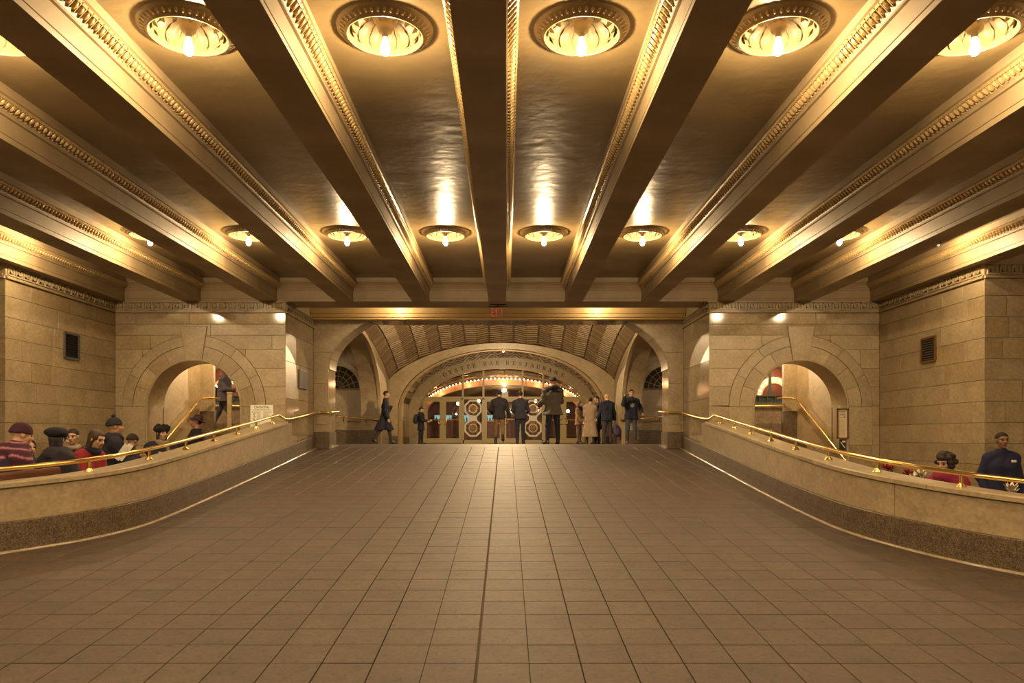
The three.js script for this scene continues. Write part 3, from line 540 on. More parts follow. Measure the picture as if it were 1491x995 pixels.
  const handleGeo = merge([new THREE.TorusGeometry(0.14, 0.022, 6, 14, Math.PI).rotateZ(-Math.PI / 2).translate(0, 0, 0.09), rod(V(0, 0.14, 0), V(0, 0.14, 0.09), 0.02), rod(V(0, -0.14, 0), V(0, -0.14, 0.09), 0.02)]);
  for (const [a, b] of [[-4.05, -2.1], [-1.0, 1.0], [2.1, 4.05]]) {
    const dr = struct(`door_${++n}`, ['left pair of glazed doors', 'middle pair of glazed doors', 'right pair of glazed doors'][n - 1] + ' in olive-cream frames');
    mesh('door_frame', merge([span(a - 0.05, a + 0.03, F0, TOP, D - 0.06, D + 0.06), span(b - 0.03, b + 0.05, F0, TOP, D - 0.06, D + 0.06)]), M.paint, dr);
    for (const q of [0, 1]) {
      const cx = a + (b - a) * (q ? 0.75 : 0.25), lf = mesh('leaf', leafGeo, M.paint, dr); lf.position.set(cx, (TOP + F0) / 2, -D);
      const h = mesh('handle', handleGeo, M.brass, lf); h.position.set(q ? -0.41 : 0.41, -0.02, 0.03); if (!q) h.rotation.z = Math.PI;
      mesh('pane', box(0.68, TOP - F0 - 0.4, 0.008), M.glass, lf);
    }
  }
  const oct = (r0, r1, d) => { const s = new THREE.Shape(), h = new THREE.Path(); for (let i = 0; i < 8; i++) { const t = (i + 0.5) * Math.PI / 4; s[i ? 'lineTo' : 'moveTo'](r1 * Math.cos(t), r1 * Math.sin(t)); h[i ? 'lineTo' : 'moveTo'](r0 * Math.cos(t), r0 * Math.sin(t)); } s.closePath(); h.closePath(); s.holes.push(h); return muv(new THREE.ExtrudeGeometry(s, { depth: d, bevelEnabled: false })); };
  const og = oct(0.385, 0.475, 0.06), lat = []; for (let i = 0; i < 8; i++) { const t = i * Math.PI / 4; lat.push(rod(V(0, 0, 0.02), V(0.4 * Math.cos(t), 0.4 * Math.sin(t), 0.02), 0.012, 5)); } lat.push(oct(0.2, 0.235, 0.03));
  const latg = merge(lat), oliveGlass = std({ color: lin(0.10, 0.05, 0.028), roughness: 0.3 });
  for (const s of [-1, 1]) {
    const pn = struct(`window_${s < 0 ? 2 : 3}`, `fixed glass panel with two cream octagon frames between the ${s < 0 ? 'left and middle' : 'middle and right'} doors`), cx = s * 1.53;
    mesh('window_frame', merge([span(cx - 0.52, cx + 0.52, F0, F0 + 0.22, D - 0.05, D + 0.05), span(cx - 0.54, cx - 0.46, F0, TOP, D - 0.05, D + 0.05), span(cx + 0.46, cx + 0.54, F0, TOP, D - 0.05, D + 0.05)]), M.paint, pn);
    mesh('pane', span(cx - 0.47, cx + 0.47, F0 + 0.2, TOP - 0.05, D - 0.003, D + 0.003), M.glass, pn);
    for (const v of [595.3, 623.7]) { const o = mesh('octagon_frame', og, M.white, pn); o.position.set(cx, atY(v, D), -D + 0.02); mesh('lattice', latg, M.bronze, o); mesh('picture', new THREE.CircleGeometry(0.2, 8).rotateZ(Math.PI / 8).translate(0, 0, 0.012), oliveGlass, o); }
    mesh('link_plate', span(cx - 0.2, cx + 0.2, atY(612, D), atY(607.5, D), D - 0.07, D - 0.03), M.white, pn);
  }
  const note = tag(mesh('paper_notice', span(atX(730.5, D), atX(740, D), atY(580, D) + 0.05, atY(570.5, D), D - 0.03, D - 0.02), M.white), 'white paper notice on the glass above the middle doors', 'notice');
  mesh('threshold', span(-A3.a, A3.a, F0 - 0.3, F0 + 0.01, D - 0.1, D + 0.1), M.granite, win);

  // inside the restaurant
  const inn = struct('wall_dining_room', 'dark red walls and floor of the restaurant behind the glass');
  mesh('back_wall', span(-6.2, 6.2, 0.9, 6.2, 46, 46.2), M.red, inn);
  for (const s of [-1, 1]) mesh('side_wall', span(Math.min(s * 6.2, s * 6), Math.max(s * 6.2, s * 6), 0.9, 6.2, 38, 46), M.red, inn);
  mesh('floor_slab', span(-6.2, 6.2, 0.9, F0, 38.1, 46), M.wood, inn);
  mesh('roof_slab', span(-6.2, 6.2, 6.2, 6.35, 38.3, 46.2), M.mortar, inn);
  const tan = std({ color: lin(0.55, 0.26, 0.12), roughness: 0.35 });
  const arches = struct('trim_dining_vault', 'tiled vault arches inside the restaurant');
  for (const [d, a, b] of [[40.2, 4.5, 1.85]]) {
    mesh('arch_band', extrudeD(ringShape(0, 2.9, a - 0.35, b - 0.34, a + 0.02, b + 0.02, F0), d, d + 0.5), tan, arches);
    const hi = (x) => 2.9 + (b + 0.2) * Math.sqrt(Math.max(0, 1 - (x / (a + 0.12)) ** 2));
    mesh('vault_bay', surface(hi, -4.6, 4.6, d - 1.9, d + 1.5, 40, 2), std({ color: lin(0.6, 0.4, 0.22), roughness: 0.25 }), arches);
    stuff(mesh('vault_bricks', merge(herringbone(hi, -4.4, 4.4, d - 1.8, d, 0.42, 0.17, null, 47)), M.brick[0], arches));
  }
  const bulbGeo = new THREE.SphereGeometry(0.036, 8, 6);
  [40.2].forEach((d, j) => {
    const st = thing('bulb_string', j ? 'string of small bulbs on the far vault arch inside the restaurant' : 'string of small bulbs along the near vault arch inside the restaurant', 'string lights', [0, 2.9, -d + 0.05]);
    const pts = []; const N = j ? 30 : 46;
    for (let i = 0; i <= N; i++) { const t = 0.42 + (Math.PI - 0.84) * i / N; pts.push(V(4.5 * Math.cos(t), 1.85 * Math.sin(t), 0)); }
    if (!j) for (const s of [-1, 1]) for (let i = 0; i < 5; i++) pts.push(V(s * 4.12, 0.93 + i * 0.16, 0.12 + 0.02 * i));
    mesh('wire', new THREE.TubeGeometry(new THREE.CatmullRomCurve3(pts.slice(0, N + 1)), 60, 0.012, 5), M.black, st);
    for (const p of pts) { const b = mesh('bulb', bulbGeo, M.smallBulb, st); b.position.copy(p); }
    for (let i = 0; i < 5; i++) { const p = pts[Math.round(N * (i + 0.5) / 5)], l = pointLight(p.x * 0.96, p.y * 0.9, 0.35, 2.2, 6, WARM); st.add(l); }
  });
  const chand = thing('chandelier', 'ring chandelier of small bulbs hanging inside the restaurant', 'chandelier', [0.05, 4.6, -42]);
  mesh('ring', new THREE.TorusGeometry(0.7, 0.03, 6, 28).rotateX(Math.PI / 2), M.bronze, chand);
  mesh('stem', merge([cyl(0.02, 0.02, 0.9, 0, 0, 0), ...[0, 1, 2, 3].map((i) => rod(V(0, 0.5, 0), V(0.7 * Math.cos(i * 1.571), 0, 0.7 * Math.sin(i * 1.571)), 0.01, 5))]), M.bronze, chand);
  for (let i = 0; i < 12; i++) { const b = mesh('bulb', new THREE.SphereGeometry(0.05, 8, 6), M.smallBulb, chand); b.position.set(0.72 * Math.cos(i * Math.PI / 6), 0.05, 0.72 * Math.sin(i * Math.PI / 6)); }
  chand.add(pointLight(0, -0.15, 0, 3, 4, WARM));
  // booths, counter and lit cases
  const booth = (x0, x1, d, h, label) => { const o = thing('booth_partition', label, 'partition', [(x0 + x1) / 2, F0, -d]); mesh('panel', rbox(x1 - x0, h, 0.08, 0.01, 0, h / 2, 0), M.red, o); mesh('cap_rail', rbox(x1 - x0 + 0.06, 0.07, 0.22, 0.01, 0, h + 0.03, 0), tan, o); for (let x = x0 + 0.5; x < x1; x += 0.9) mesh('stile', box(0.07, h - 0.02, 0.03, x - (x0 + x1) / 2, h / 2, 0.05), M.wood, o); };
  booth(-4.1, -2.2, 39.7, 1.26, 'dark red partition with a light top rail behind the left doors');
  booth(-0.95, -0.1, 40.2, 1.2, 'dark red partition behind the left leaf of the middle doors'); booth(0.25, 1.0, 40.2, 1.3, 'dark red partition behind the right leaf of the middle doors'); booth(2.2, 4.1, 39.7, 1.26, 'dark red partition with a light top rail behind the right doors');
  const ctr = thing('bar_counter', 'long wooden bar counter deep inside the restaurant', 'counter', [-0.6, F0 + 0.005, -43.0]);
  mesh('front', rbox(7.4, 1.15, 0.5, 0.02, 0, 0.57, 0), M.wood, ctr); mesh('top', rbox(7.6, 0.07, 0.7, 0.02, 0, 1.18, 0), tan, ctr);
  const cyan = std({ color: lin(0.3, 0.5, 0.5), emissive: lin(0.35, 0.75, 0.72), emissiveIntensity: 0.7, roughness: 0.4 });
  [[-4.2, -3.1, 'left'], [-2.7, -1.9, 'second'], [-1.3, -0.5, 'middle']].forEach(([a, b, nme], i) => { const o = thing('lit_cabinet', `pale blue-green lit cabinet behind the bar, ${['leftmost', 'second', 'third'][i]} from the left`, 'cabinet', [(a + b) / 2, F0 + 1.25, -44.8], 0, 'lit cabinets behind the bar'); mesh('cabinet_body', merge([box(b - a, 0.05, 0.3, 0, 0, 0), box(b - a, 0.05, 0.3, 0, 0.46, 0), box(0.05, 0.46, 0.3, -(b - a) / 2, 0.23, 0), box(0.05, 0.46, 0.3, (b - a) / 2, 0.23, 0)]), M.wood, o); mesh('lit_panel', box(b - a - 0.06, 0.42, 0.02, 0, 0.23, -0.1), cyan, o); for (let q = 0; q < 4; q++) mesh('bottle', merge([cyl(0.04, 0.04, 0.2, 0, 0.03, 0, 8), cyl(0.04, 0.015, 0.06, 0, 0.23, 0, 8), cyl(0.015, 0.015, 0.07, 0, 0.29, 0, 8)]).translate(-(b - a) / 2 + 0.15 + q * (b - a - 0.3) / 3, 0, 0.05), [M.iron, M.bronze][q % 2], o); });
  const pend = (u, v, d, label) => { const p = at(u, v, d), o = thing('pendant_lamp', label, 'lamp', [p.x, p.y, p.z]); mesh('cord', cyl(0.008, 0.008, 1.2, 0, 0.08, 0, 6), M.black, o); mesh('globe', new THREE.SphereGeometry(0.09, 12, 8), M.smallBulb, o); o.add(pointLight(0, 0, 0.12, 0.8, 4, WARM)); };
  pend(667, 588, 41, 'small globe lamp seen through the left doors'); pend(697, 584, 41.4, 'small globe lamp above the left octagon panel'); pend(780, 584.5, 41, 'small globe lamp above the right octagon panel'); pend(827, 599, 40.8, 'small globe lamp seen through the right doors beside the queue');
}
{ // small bright lamp under the lobby vault lighting the lettering, and two sconces behind the facade
  const p = at(733, 510.5, 29), o = thing('spot_lamp', 'small bright lamp hanging under the lobby vault above the lettering', 'lamp', [p.x, p.y, p.z]);
  mesh('stem', cyl(0.015, 0.015, 1.02, 0, 0.06, 0), M.bronze, o); mesh('shade', lathe2([[0.02, 0.1], [0.07, 0.06], [0.09, -0.02], [0.08, -0.02], [0.06, 0.05]]), M.bronze, o); mesh('bulb', new THREE.SphereGeometry(0.06, 10, 8), M.smallBulb, o); o.add(pointLight(0, -0.1, 0, 120, 2, LAMP_COLOR));
  for (const s of [-1, 1]) {
    const c = thing('wall_sconce', `wall sconce on the back of the facade at the ${s < 0 ? 'left' : 'right'}, hidden by the arch`, 'lamp', [s * 3.85, 3.3, -16.06]);
    mesh('bracket', box(0.1, 0.2, 0.06, 0, 0, -0.03), M.bronze, c); mesh('globe', new THREE.SphereGeometry(0.09, 12, 8).translate(0, 0.1, -0.16), M.smallBulb, c); c.add(pointLight(0, 0.1, -0.3, 2.2, 3, LAMP_COLOR));
  }
}
{ // the hall's own chandelier hangs above the sight line under the architrave
  const c = thing('chandelier', 'ring chandelier under the hall vault, hidden by the gilded architrave', 'chandelier', [0, 5.15, -20.5]);
  mesh('ring', new THREE.TorusGeometry(0.55, 0.03, 6, 28).rotateX(Math.PI / 2), M.bronze, c); mesh('stem', cyl(0.02, 0.02, 0.86, 0, 0, 0), M.bronze, c); mesh('spoke', merge([0, 1, 2, 3].map((i) => rod(V(0, 0.3, 0), V(0.55 * Math.cos(i * 1.571), 0, 0.55 * Math.sin(i * 1.571)), 0.012, 5))), M.bronze, c);
  for (let i = 0; i < 8; i++) { const b = mesh('bulb', new THREE.SphereGeometry(0.05, 8, 6), M.smallBulb, c); b.position.set(0.57 * Math.cos(i * 0.785), 0.06, 0.57 * Math.sin(i * 0.785)); }
  c.add(pointLight(0, -0.12, 0, 115, 6));
}
function lathe2(pts, n = 24) { return new THREE.LatheGeometry(pts.map(([r, y]) => new THREE.Vector2(r, y)), n); }

// ---------------------------------------------------------------- stairs, landings and side passages on both sides
const grillMat = std({ color: lin(0.045, 0.06, 0.045), roughness: 0.5, metalness: 0.3 });
for (const s of [-1, 1]) {
  const side = s < 0 ? 'left' : 'right', X = (a, b) => [Math.min(s * a, s * b), Math.max(s * a, s * b)];
  const st = struct(`stairs_${side}`, `stone stairs climbing through the ${side} arch`);
  for (let i = 0; i < 9; i++) mesh('step', span(...X(4.67, 6.33), 0, (i + 1) * 1.5 / 9, 12.85 + i * 0.3, i < 8 ? 12.85 + (i + 1) * 0.3 + 0.02 : 15.6), M.granite, st);
  mesh('landing', span(...X(4.72, 6.93), 1.2, 1.5, 15.58, 16.6), M.graniteLight, st);
  mesh('step', span(...X(4.72, 9), 1.2, 1.645, 16.6, 16.92), M.granite, st);
  mesh('upper_landing', span(...X(4.72, 9), 1.2, 1.79, 16.9, 19.5), M.graniteLight, st);
  const w = struct(`wall_stairwell_${side}`, `smooth cream stone walls around the ${side} stairs`);
  mesh('outer_wall', span(...X(6.34, 6.93), 0, 4.6, 14.05, 15.9), M.stone[2], w);
  mesh('pier', span(...X(6.06, 7.2), 1.3, 4.6, 15.76, 15.86), M.stone[0], w);
  mesh('pier_base', span(...X(6.045, 7.2), 1.3, 2.14, 15.745, 15.875), M.granite, w);
  mesh('inner_wall', span(...X(4.5, 4.66), 0, 4.6, 14.05, HALLD), M.stone[4], w);
  mesh('back_wall', span(...X(6.9, 9.2), 1.2, 4.6, 15.86, 16.0), M.stone[1], w);
  mesh('end_wall', span(...X(9, 9.2), 1.2, 5, 16.1, 19.7), M.stone[1], w);
  mesh('roof_slab', span(...X(4.5, 9.2), 4.55, 4.7, 14.0, 19.7), M.stone[0], w);
  mesh('low_wall', span(...X(4.73, 4.85), 1.2, 2.5, 16.1, 19.5), M.stone[1], w);
  const lamp = thing('globe_lamp', `globe lamp on the ceiling over the ${side} stairs, hidden by the arch`, 'lamp', [s * 5.5, 4.545, -15.0]);
  mesh('fitting', cyl(0.06, 0.09, 0.09, 0, -0.1, 0), M.bronze, lamp); mesh('globe', new THREE.SphereGeometry(0.12, 14, 10).translate(0, -0.2, 0), M.smallBulb, lamp); lamp.add(pointLight(0, -0.36, 0, 22, 5));
  const lamp2 = thing('globe_lamp', `globe lamp on the ceiling over the ${side} landing, hidden by the arch`, 'lamp', [s * 7.6, 4.545, -17.2]);
  mesh('fitting', cyl(0.06, 0.09, 0.09, 0, -0.1, 0), M.bronze, lamp2); mesh('globe', new THREE.SphereGeometry(0.12, 14, 10).translate(0, -0.2, 0), M.smallBulb, lamp2); lamp2.add(pointLight(0, -0.36, 0, 30, 5));
  // parapet with glazed iron screen above
  const pw = struct(`wall_landing_${side}`, `grey stone parapet below an iron screen beyond the ${side} stairs`);
  mesh('parapet', span(...X(4.72, 9), 1.2, 2.46, 19.5, 19.7), M.graniteLight, pw); mesh('plinth', span(...X(4.72, 9), 1.79, 1.95, 19.47, 19.5), M.granite, pw); mesh('lintel', span(...X(4.72, 9), 4.25, 5, 19.5, 19.7), M.stone[1], pw);
  const sc = struct(`window_${s < 0 ? 4 : 5}`, `dark green iron screen with a band of rosettes over the ${side} parapet`);
  const bars = []; for (let x = 4.8; x < 9; x += 0.46) mesh('mullion', span(...X(x, x + 0.06), 2.68, 4.25, 19.57, 19.63), grillMat, sc);
  mesh('window_frame', merge([span(...X(4.72, 9), 2.46, 2.5, 19.55, 19.65), span(...X(4.72, 9), 2.66, 2.7, 19.55, 19.65), span(...X(4.72, 9), 4.0, 4.06, 19.56, 19.64)]), grillMat, sc);
  mesh('pane', span(...X(4.72, 9), 2.7, 4.25, 19.6, 19.606), M.glass, sc);
  const sq = merge([box(0.03, 0.17, 0.05, -0.1, 0, 0), box(0.2, 0.03, 0.05, 0, 0.085, 0), box(0.2, 0.03, 0.05, 0, -0.085, 0), new THREE.TorusGeometry(0.07, 0.014, 5, 14)]);
  for (let x = 4.85; x < 8.9; x += 0.21) { const m = mesh('rosette', sq, grillMat, sc); m.position.set(s * x, 2.58, -19.6); }
  mesh('band_backing', span(...X(4.72, 9), 2.48, 2.68, 19.61, 19.63), M.black, sc);
  // passage behind, with the lunette wall and a lit arch of bulbs
  const pp = struct(`wall_passage_${side}`, `stone walls of the passage leading off to the ${side}`);
  mesh('far_wall', span(...X(4.72, 11.2), 0.9, 5, 25.5, 25.8), M.stone[5], pp);
  mesh('far_base', span(...X(4.72, 11), 1.2, 1.82, 25.47, 25.5), M.granite, pp);
  mesh('end_wall', span(...X(11, 11.2), 0.9, 5, 19.7, 25.5), M.stone[1], pp); mesh('near_wall', span(...X(9, 11.2), 0.9, 5, 19.5, 19.7), M.stone[1], pp);
  mesh('floor_slab', span(...X(4.1, 11.2), 0.9, 1.34, 17.3, 25.6), M.graniteLight, pp); mesh('roof_slab', span(...X(4.72, 11.2), 4.85, 5, 19.6, 25.8), M.brick[1], pp);
  stuff(mesh('herringbone_bricks', merge(herringbone(() => 4.84, Math.min(s * 4.75, s * 8), Math.max(s * 4.75, s * 8), 19.8, 25.4, 0.47, 0.16, null, 53)), M.brick[1], pp));
  const lun = struct(`window_${s < 0 ? 6 : 7}`, `half-round grilled window in the passage on the ${side}`), cx = s * 5.67, cy = 3.23;
  const hd = new THREE.Shape(); hd.absarc(0, 0, 0.8, 0, Math.PI, false); hd.closePath();
  const tr = (m) => { m.position.set(cx, cy, -25.46); return m; };
  tr(mesh('pane', new THREE.ExtrudeGeometry(hd, { depth: 0.01, bevelEnabled: false, curveSegments: 30 }).translate(0, 0, -0.03), M.black, lun));
  tr(mesh('surround', extrudeD(ringShape(0, 0, 0.8, 0.8, 0.98, 0.98, 0), -0.05, 0.04), M.trimStone, lun));
  tr(mesh('grille', merge([...[0.27, 0.45, 0.63].map((r) => new THREE.TorusGeometry(r, 0.016, 5, 24, Math.PI)), ...[1, 2, 3, 4, 5, 6, 7, 8].map((i) => { const t = i * Math.PI / 9; return rod(V(0.12 * Math.cos(t), 0.12 * Math.sin(t), 0), V(0.8 * Math.cos(t), 0.8 * Math.sin(t), 0), 0.013, 5); }), rod(V(-0.8, 0.0, 0), V(0.8, 0, 0), 0.025)]), M.trimStone, lun));
  const bs = thing('bulb_arch', `arch of small bulbs glimpsed through the iron screen on the ${side}`, 'string lights', [s * 9.3, 3.0, -25.3]);
  mesh('backboard', extrudeD(ringShape(0, 0, 0.01, 0.01, 0.95, 0.95, -1.3), 0.06, 0.14), M.red, bs);
  mesh('band', extrudeD(ringShape(0, 0, 0.4, 0.42, 0.62, 0.64, -1.3), 0.0, 0.08), std({ color: lin(0.6, 0.35, 0.2), roughness: 0.3 }), bs);
  for (let i = 0; i <= 10; i++) { const t = Math.PI * i / 10, b = mesh('bulb', new THREE.SphereGeometry(0.04, 8, 6), M.smallBulb, bs); b.position.set(0.51 * Math.cos(t), 0.53 * Math.sin(t), 0.06); }
  for (const q of [-1, 1]) for (let i = 1; i < 5; i++) { const b = mesh('bulb', new THREE.SphereGeometry(0.04, 8, 6), M.smallBulb, bs); b.position.set(q * 0.51, -0.17 * i, 0.06); }
  bs.add(pointLight(0, 0.6, 0.5, 4, 6, WARM));
}
// ---------------------------------------------------------------- ceiling lights: plaster rosette, boss and bare bulb
const lathe = (pts, n = 32) => new THREE.LatheGeometry(pts.map(([r, y]) => new THREE.Vector2(r, y)), n);
function makeLight() {
  const t = thing('ceiling_light', 'round plaster rosette ceiling light with a bare glowing bulb', 'light', [0, CEIL, 0], 0, 'rosette lights between the ceiling beams');
  const rim = mesh('rim', lathe([[0.256, 0.02], [0.254, -0.05], [0.26, -0.06], [0.268, -0.058], [0.285, -0.044], [0.3, -0.036], [0.318, -0.022], [0.336, -0.008], [0.34, 0.006]], 56), M.ceiling, t);
  const orn = []; for (let i = 0; i < 44; i++) { const a = i / 44 * 2 * Math.PI; orn.push(new THREE.SphereGeometry(0.014, 6, 4).scale(1.5, 0.5, 0.8).rotateZ(0.6).translate(0.302, -0.034, 0).rotateY(a)); }
  stuff(mesh('leaf_ornament', merge(orn), M.giltDark, rim));
  mesh('bowl', lathe([[0.255, -0.03], [0.254, 0.0], [0.245, 0.045], [0.21, 0.085], [0.15, 0.115], [0.08, 0.125], [0, 0.127]].reverse(), 56), M.plaster, t);
  const N = 14, curve = (q) => { const k = [[0.075, 0.118], [0.13, 0.108], [0.18, 0.09], [0.222, 0.06], [0.24, 0.02], [0.245, -0.02]], f = Math.min(q * 5, 4.999), i = Math.floor(f), w = f - i; return [k[i][0] + (k[i + 1][0] - k[i][0]) * w, k[i][1] + (k[i + 1][1] - k[i][1]) * w]; };
  const pos = [], idx = [], U = 12, W = 6;                                  // a lobed acanthus leaf lying in the bowl, its tip curling forward
  for (let i = 0; i <= U; i++) for (let j = 0; j <= W; j++) {
    const q = i / U, s = j / W * 2 - 1, [r, y] = curve(q), lobe = 0.82 + 0.18 * Math.abs(Math.cos(q * 9.4)), wid = r * Math.tan(Math.PI / N) * lobe * (q > 0.86 ? 1 - (q - 0.86) * 3.6 : 1);
    const lift = 0.012 + 0.016 * (1 - s * s) + 0.006 * (Math.abs(s) < 0.1 ? 1 : 0) + (q > 0.8 ? (q - 0.8) * 0.14 * (1 - 0.5 * s * s) : 0);
    pos.push(r - lift * 0.75 * q, y - lift * (1.1 - 0.5 * q), s * wid * 0.93);
    if (i < U && j < W) { const k = i * (W + 1) + j; idx.push(k, k + 1, k + W + 1, k + 1, k + W + 2, k + W + 1); }
  }
  const leaf = new THREE.BufferGeometry(); leaf.setAttribute('position', new THREE.Float32BufferAttribute(pos, 3)); leaf.setIndex(idx); leaf.computeVertexNormals();
  const lm = M.plaster.clone(); lm.side = THREE.DoubleSide;
  for (let i = 0; i < N; i++) { const m = mesh('leaf', leaf, lm, t); m.rotation.y = (i + 0.5) / N * 2 * Math.PI; }
  mesh('boss', lathe([[0, -0.062], [0.02, -0.062], [0.024, -0.03], [0.045, -0.022], [0.056, 0.0], [0.05, 0.02], [0.062, 0.03], [0.082, 0.05], [0.09, 0.075], [0.088, 0.09], [0.06, 0.122]], 32), M.giltDark, t);
  const bulb = mesh('bulb', lathe([[0, -0.186], [0.018, -0.182], [0.031, -0.168], [0.036, -0.148], [0.034, -0.125], [0.026, -0.1], [0.019, -0.08], [0.018, -0.058], [0, -0.056]], 20), M.bulb, t);
  const pl = pointLight(0, -0.195, 0, LAMP_CD, 1.2); t.add(pl);
  const sp = new THREE.SpotLight(LAMP_COLOR, DOWN_CD, 0, 1.35, 0.6, 2); sp.position.set(0, -0.205, 0); sp.target.position.set(0, -2, 0); sp.castShadow = true; sp.shadow.radius = 1.2; t.add(sp, sp.target);
  return t;
}
const light0 = makeLight();
{
  const ord = ['first', 'second', 'third', 'fourth', 'fifth', 'sixth', 'seventh', 'eighth', 'ninth', 'tenth', 'eleventh', 'twelfth'];
  let firstDone = false;
  const nearSeen = [-2, -1, 0, 1, 2, 3];
  lampSpots.forEach(([x, d]) => {
    const k = Math.round(x / P - 0.5);
    const label = d > 14 ? `rosette ceiling light hidden behind the cross beam, on the ${x < 0 ? 'left' : 'right'}`
      : d > 10 ? `rosette ceiling light in the far row, ${ord[k + 5]} from the left`
      : d > 5 ? (k >= -3 && k <= 2 ? `large rosette ceiling light in the near row, ${ord[k + 3]} from the left` : `rosette ceiling light of the near row beyond the photo's edge, ${ord[k + 6]} from the left`)
      : `rosette ceiling light in the row ${d > -1 ? 'overhead' : 'behind the viewer'}, ${ord[k + (d > -1 ? 6 : 5)]} from the left`;
    const c = firstDone ? copyOf(light0, label, [x, CEIL, -d]) : light0; if (!firstDone) { firstDone = true; light0.position.set(x, CEIL, -d); light0.userData.label = label; }
    if (d < 5) for (const l of c.children) if (l.isPointLight) l.intensity = REAR_CD; else if (l.isSpotLight) l.intensity = 0.01;
    if (d > 14) for (const l of c.children) if (l.isLight) l.intensity *= 0.4;
    if (d < 5 || d > 14) c.userData.group = 'rosette lights out of sight';
  });
}
// ---------------------------------------------------------------- brass handrails
function offsetPoint(curve, s, u, o, h) {
  const p = curve.getPointAt(u), t = curve.getTangentAt(u), out = V(t.z, 0, -t.x).normalize();
  if (Math.abs(out.x) > 0.02 ? out.x * s < 0 : out.z > 0) out.negate();
  return V(p.x + out.x * o, floorY(-p.z) + h + (h > 0.5 ? topAdj(-p.z) : 0), p.z + out.z * o);
}
for (const s of [-1, 1]) {
  const { curve, L } = parapets[s], side = s < 0 ? 'left' : 'right', pts = [];
  pts.push(V(s * 3.44, 2.14, -15.95), V(s * 3.44, 2.11, -15.45), V(s * 3.48, 2.10, -15.32), V(s * 3.7, 2.10, -15.32), V(s * 3.755, 2.09, -15.24), V(s * 3.755, 1.97, -14.0), V(s * 3.76, 1.925, -13.5), V(s * 3.80, 1.915, -13.25));
  const u0 = 2.35 / L; for (let i = 0; i <= 26; i++) pts.push(offsetPoint(curve, s, u0 + (1 - u0) * i / 26, 0.14, 0.79));
  const o = thing('handrail', `long brass handrail on posts along the ${side} ramp parapet, running up to the facade`, 'handrail', [0, 0, 0]);
  mesh('rail', tube(pts, 0.021, 10, 220), M.brass, o);
  const post = merge([cyl(0.017, 0.014, 0.1, 0, 0, 0, 10), cyl(0.042, 0.036, 0.012, 0, 0, 0, 12), cyl(0.03, 0.02, 0.02, 0, 0.012, 0, 10)]), step = 0.92 / L;
  for (let u = 2.75 / L; u < 1; u += step) { const m = mesh('post', post, M.brass, o); m.position.copy(offsetPoint(curve, s, u, 0.14, 0.675)); }
  const br = merge([rod(V(0, 0, 0), V(-0.08, -0.05, 0), 0.01, 6), cyl(0.03, 0.03, 0.012, -0.085, -0.056, 0, 10).applyMatrix4(new THREE.Matrix4()), rod(V(-0.085, -0.05, 0), V(-0.095, -0.05, 0), 0.03, 10)]);
  for (const d of [13.62, 14.35, 15.05]) { const m = mesh('bracket', br, M.bronze, o); m.position.set(s * 3.757, 1.945 + (d - 13.5) * 0.09, -d); if (s > 0) m.rotation.y = Math.PI; }
  const j = mesh('bracket', br, M.bronze, o); j.position.set(s * 3.44, 2.12, -15.7); if (s > 0) j.rotation.y = Math.PI;
  // rail in the side arch of the hall
  const hp = [V(s * 5.7, 2.30, -24.85), V(s * 4.9, 2.225, -24.85), V(s * 3.98, 2.145, -24.85)];
  const h = thing('handrail', `brass handrail across the foot of the ${side} side arch in the hall`, 'handrail');
  mesh('rail', tube(hp, 0.024, 8, 60), M.brass, h);
  for (const x of [5.3, 4.55, 4.2]) mesh('bracket', merge([rod(V(s * x, 2.15 + (x - 4.05) * 0.09 - 0.02, -24.86), V(s * x, 2.09, -24.96), 0.014, 6)]), M.bronze, h);
  // stair rail and the rail on the landing parapet
  const r = thing('handrail', `brass handrail climbing the wall of the ${side} stairs`, 'handrail');
  mesh('rail', tube([V(s * 6.25, 1.12, -13.2), V(s * 6.25, 1.32, -13.6), V(s * 6.25, 2.34, -15.45), V(s * 6.23, 2.40, -15.62), V(s * 6.02, 2.42, -15.69), V(s * 5.98, 2.42, -15.9)], 0.022, 8, 70), M.brass, r);
  for (const d of [14.2, 15.3]) mesh('bracket', rod(V(s * 6.25, 1.32 + (d - 13.6) * 0.551 - 0.01, -d), V(s * 6.345, 1.25 + (d - 13.6) * 0.551, -d), 0.016, 6), M.bronze, r);
  const q = thing('handrail', `brass rail on the grey parapet beyond the ${side} stairs`, 'handrail');
  mesh('rail', tube([V(s * 4.9, 2.40, -19.4), V(s * 8.9, 2.40, -19.4)], 0.03, 8, 4), M.brass, q);
  for (const x of [5.4, 6.4, 7.4, 8.4]) mesh('bracket', rod(V(s * x, 2.39, -19.4), V(s * x, 2.3, -19.51), 0.014, 6), M.bronze, q);
}
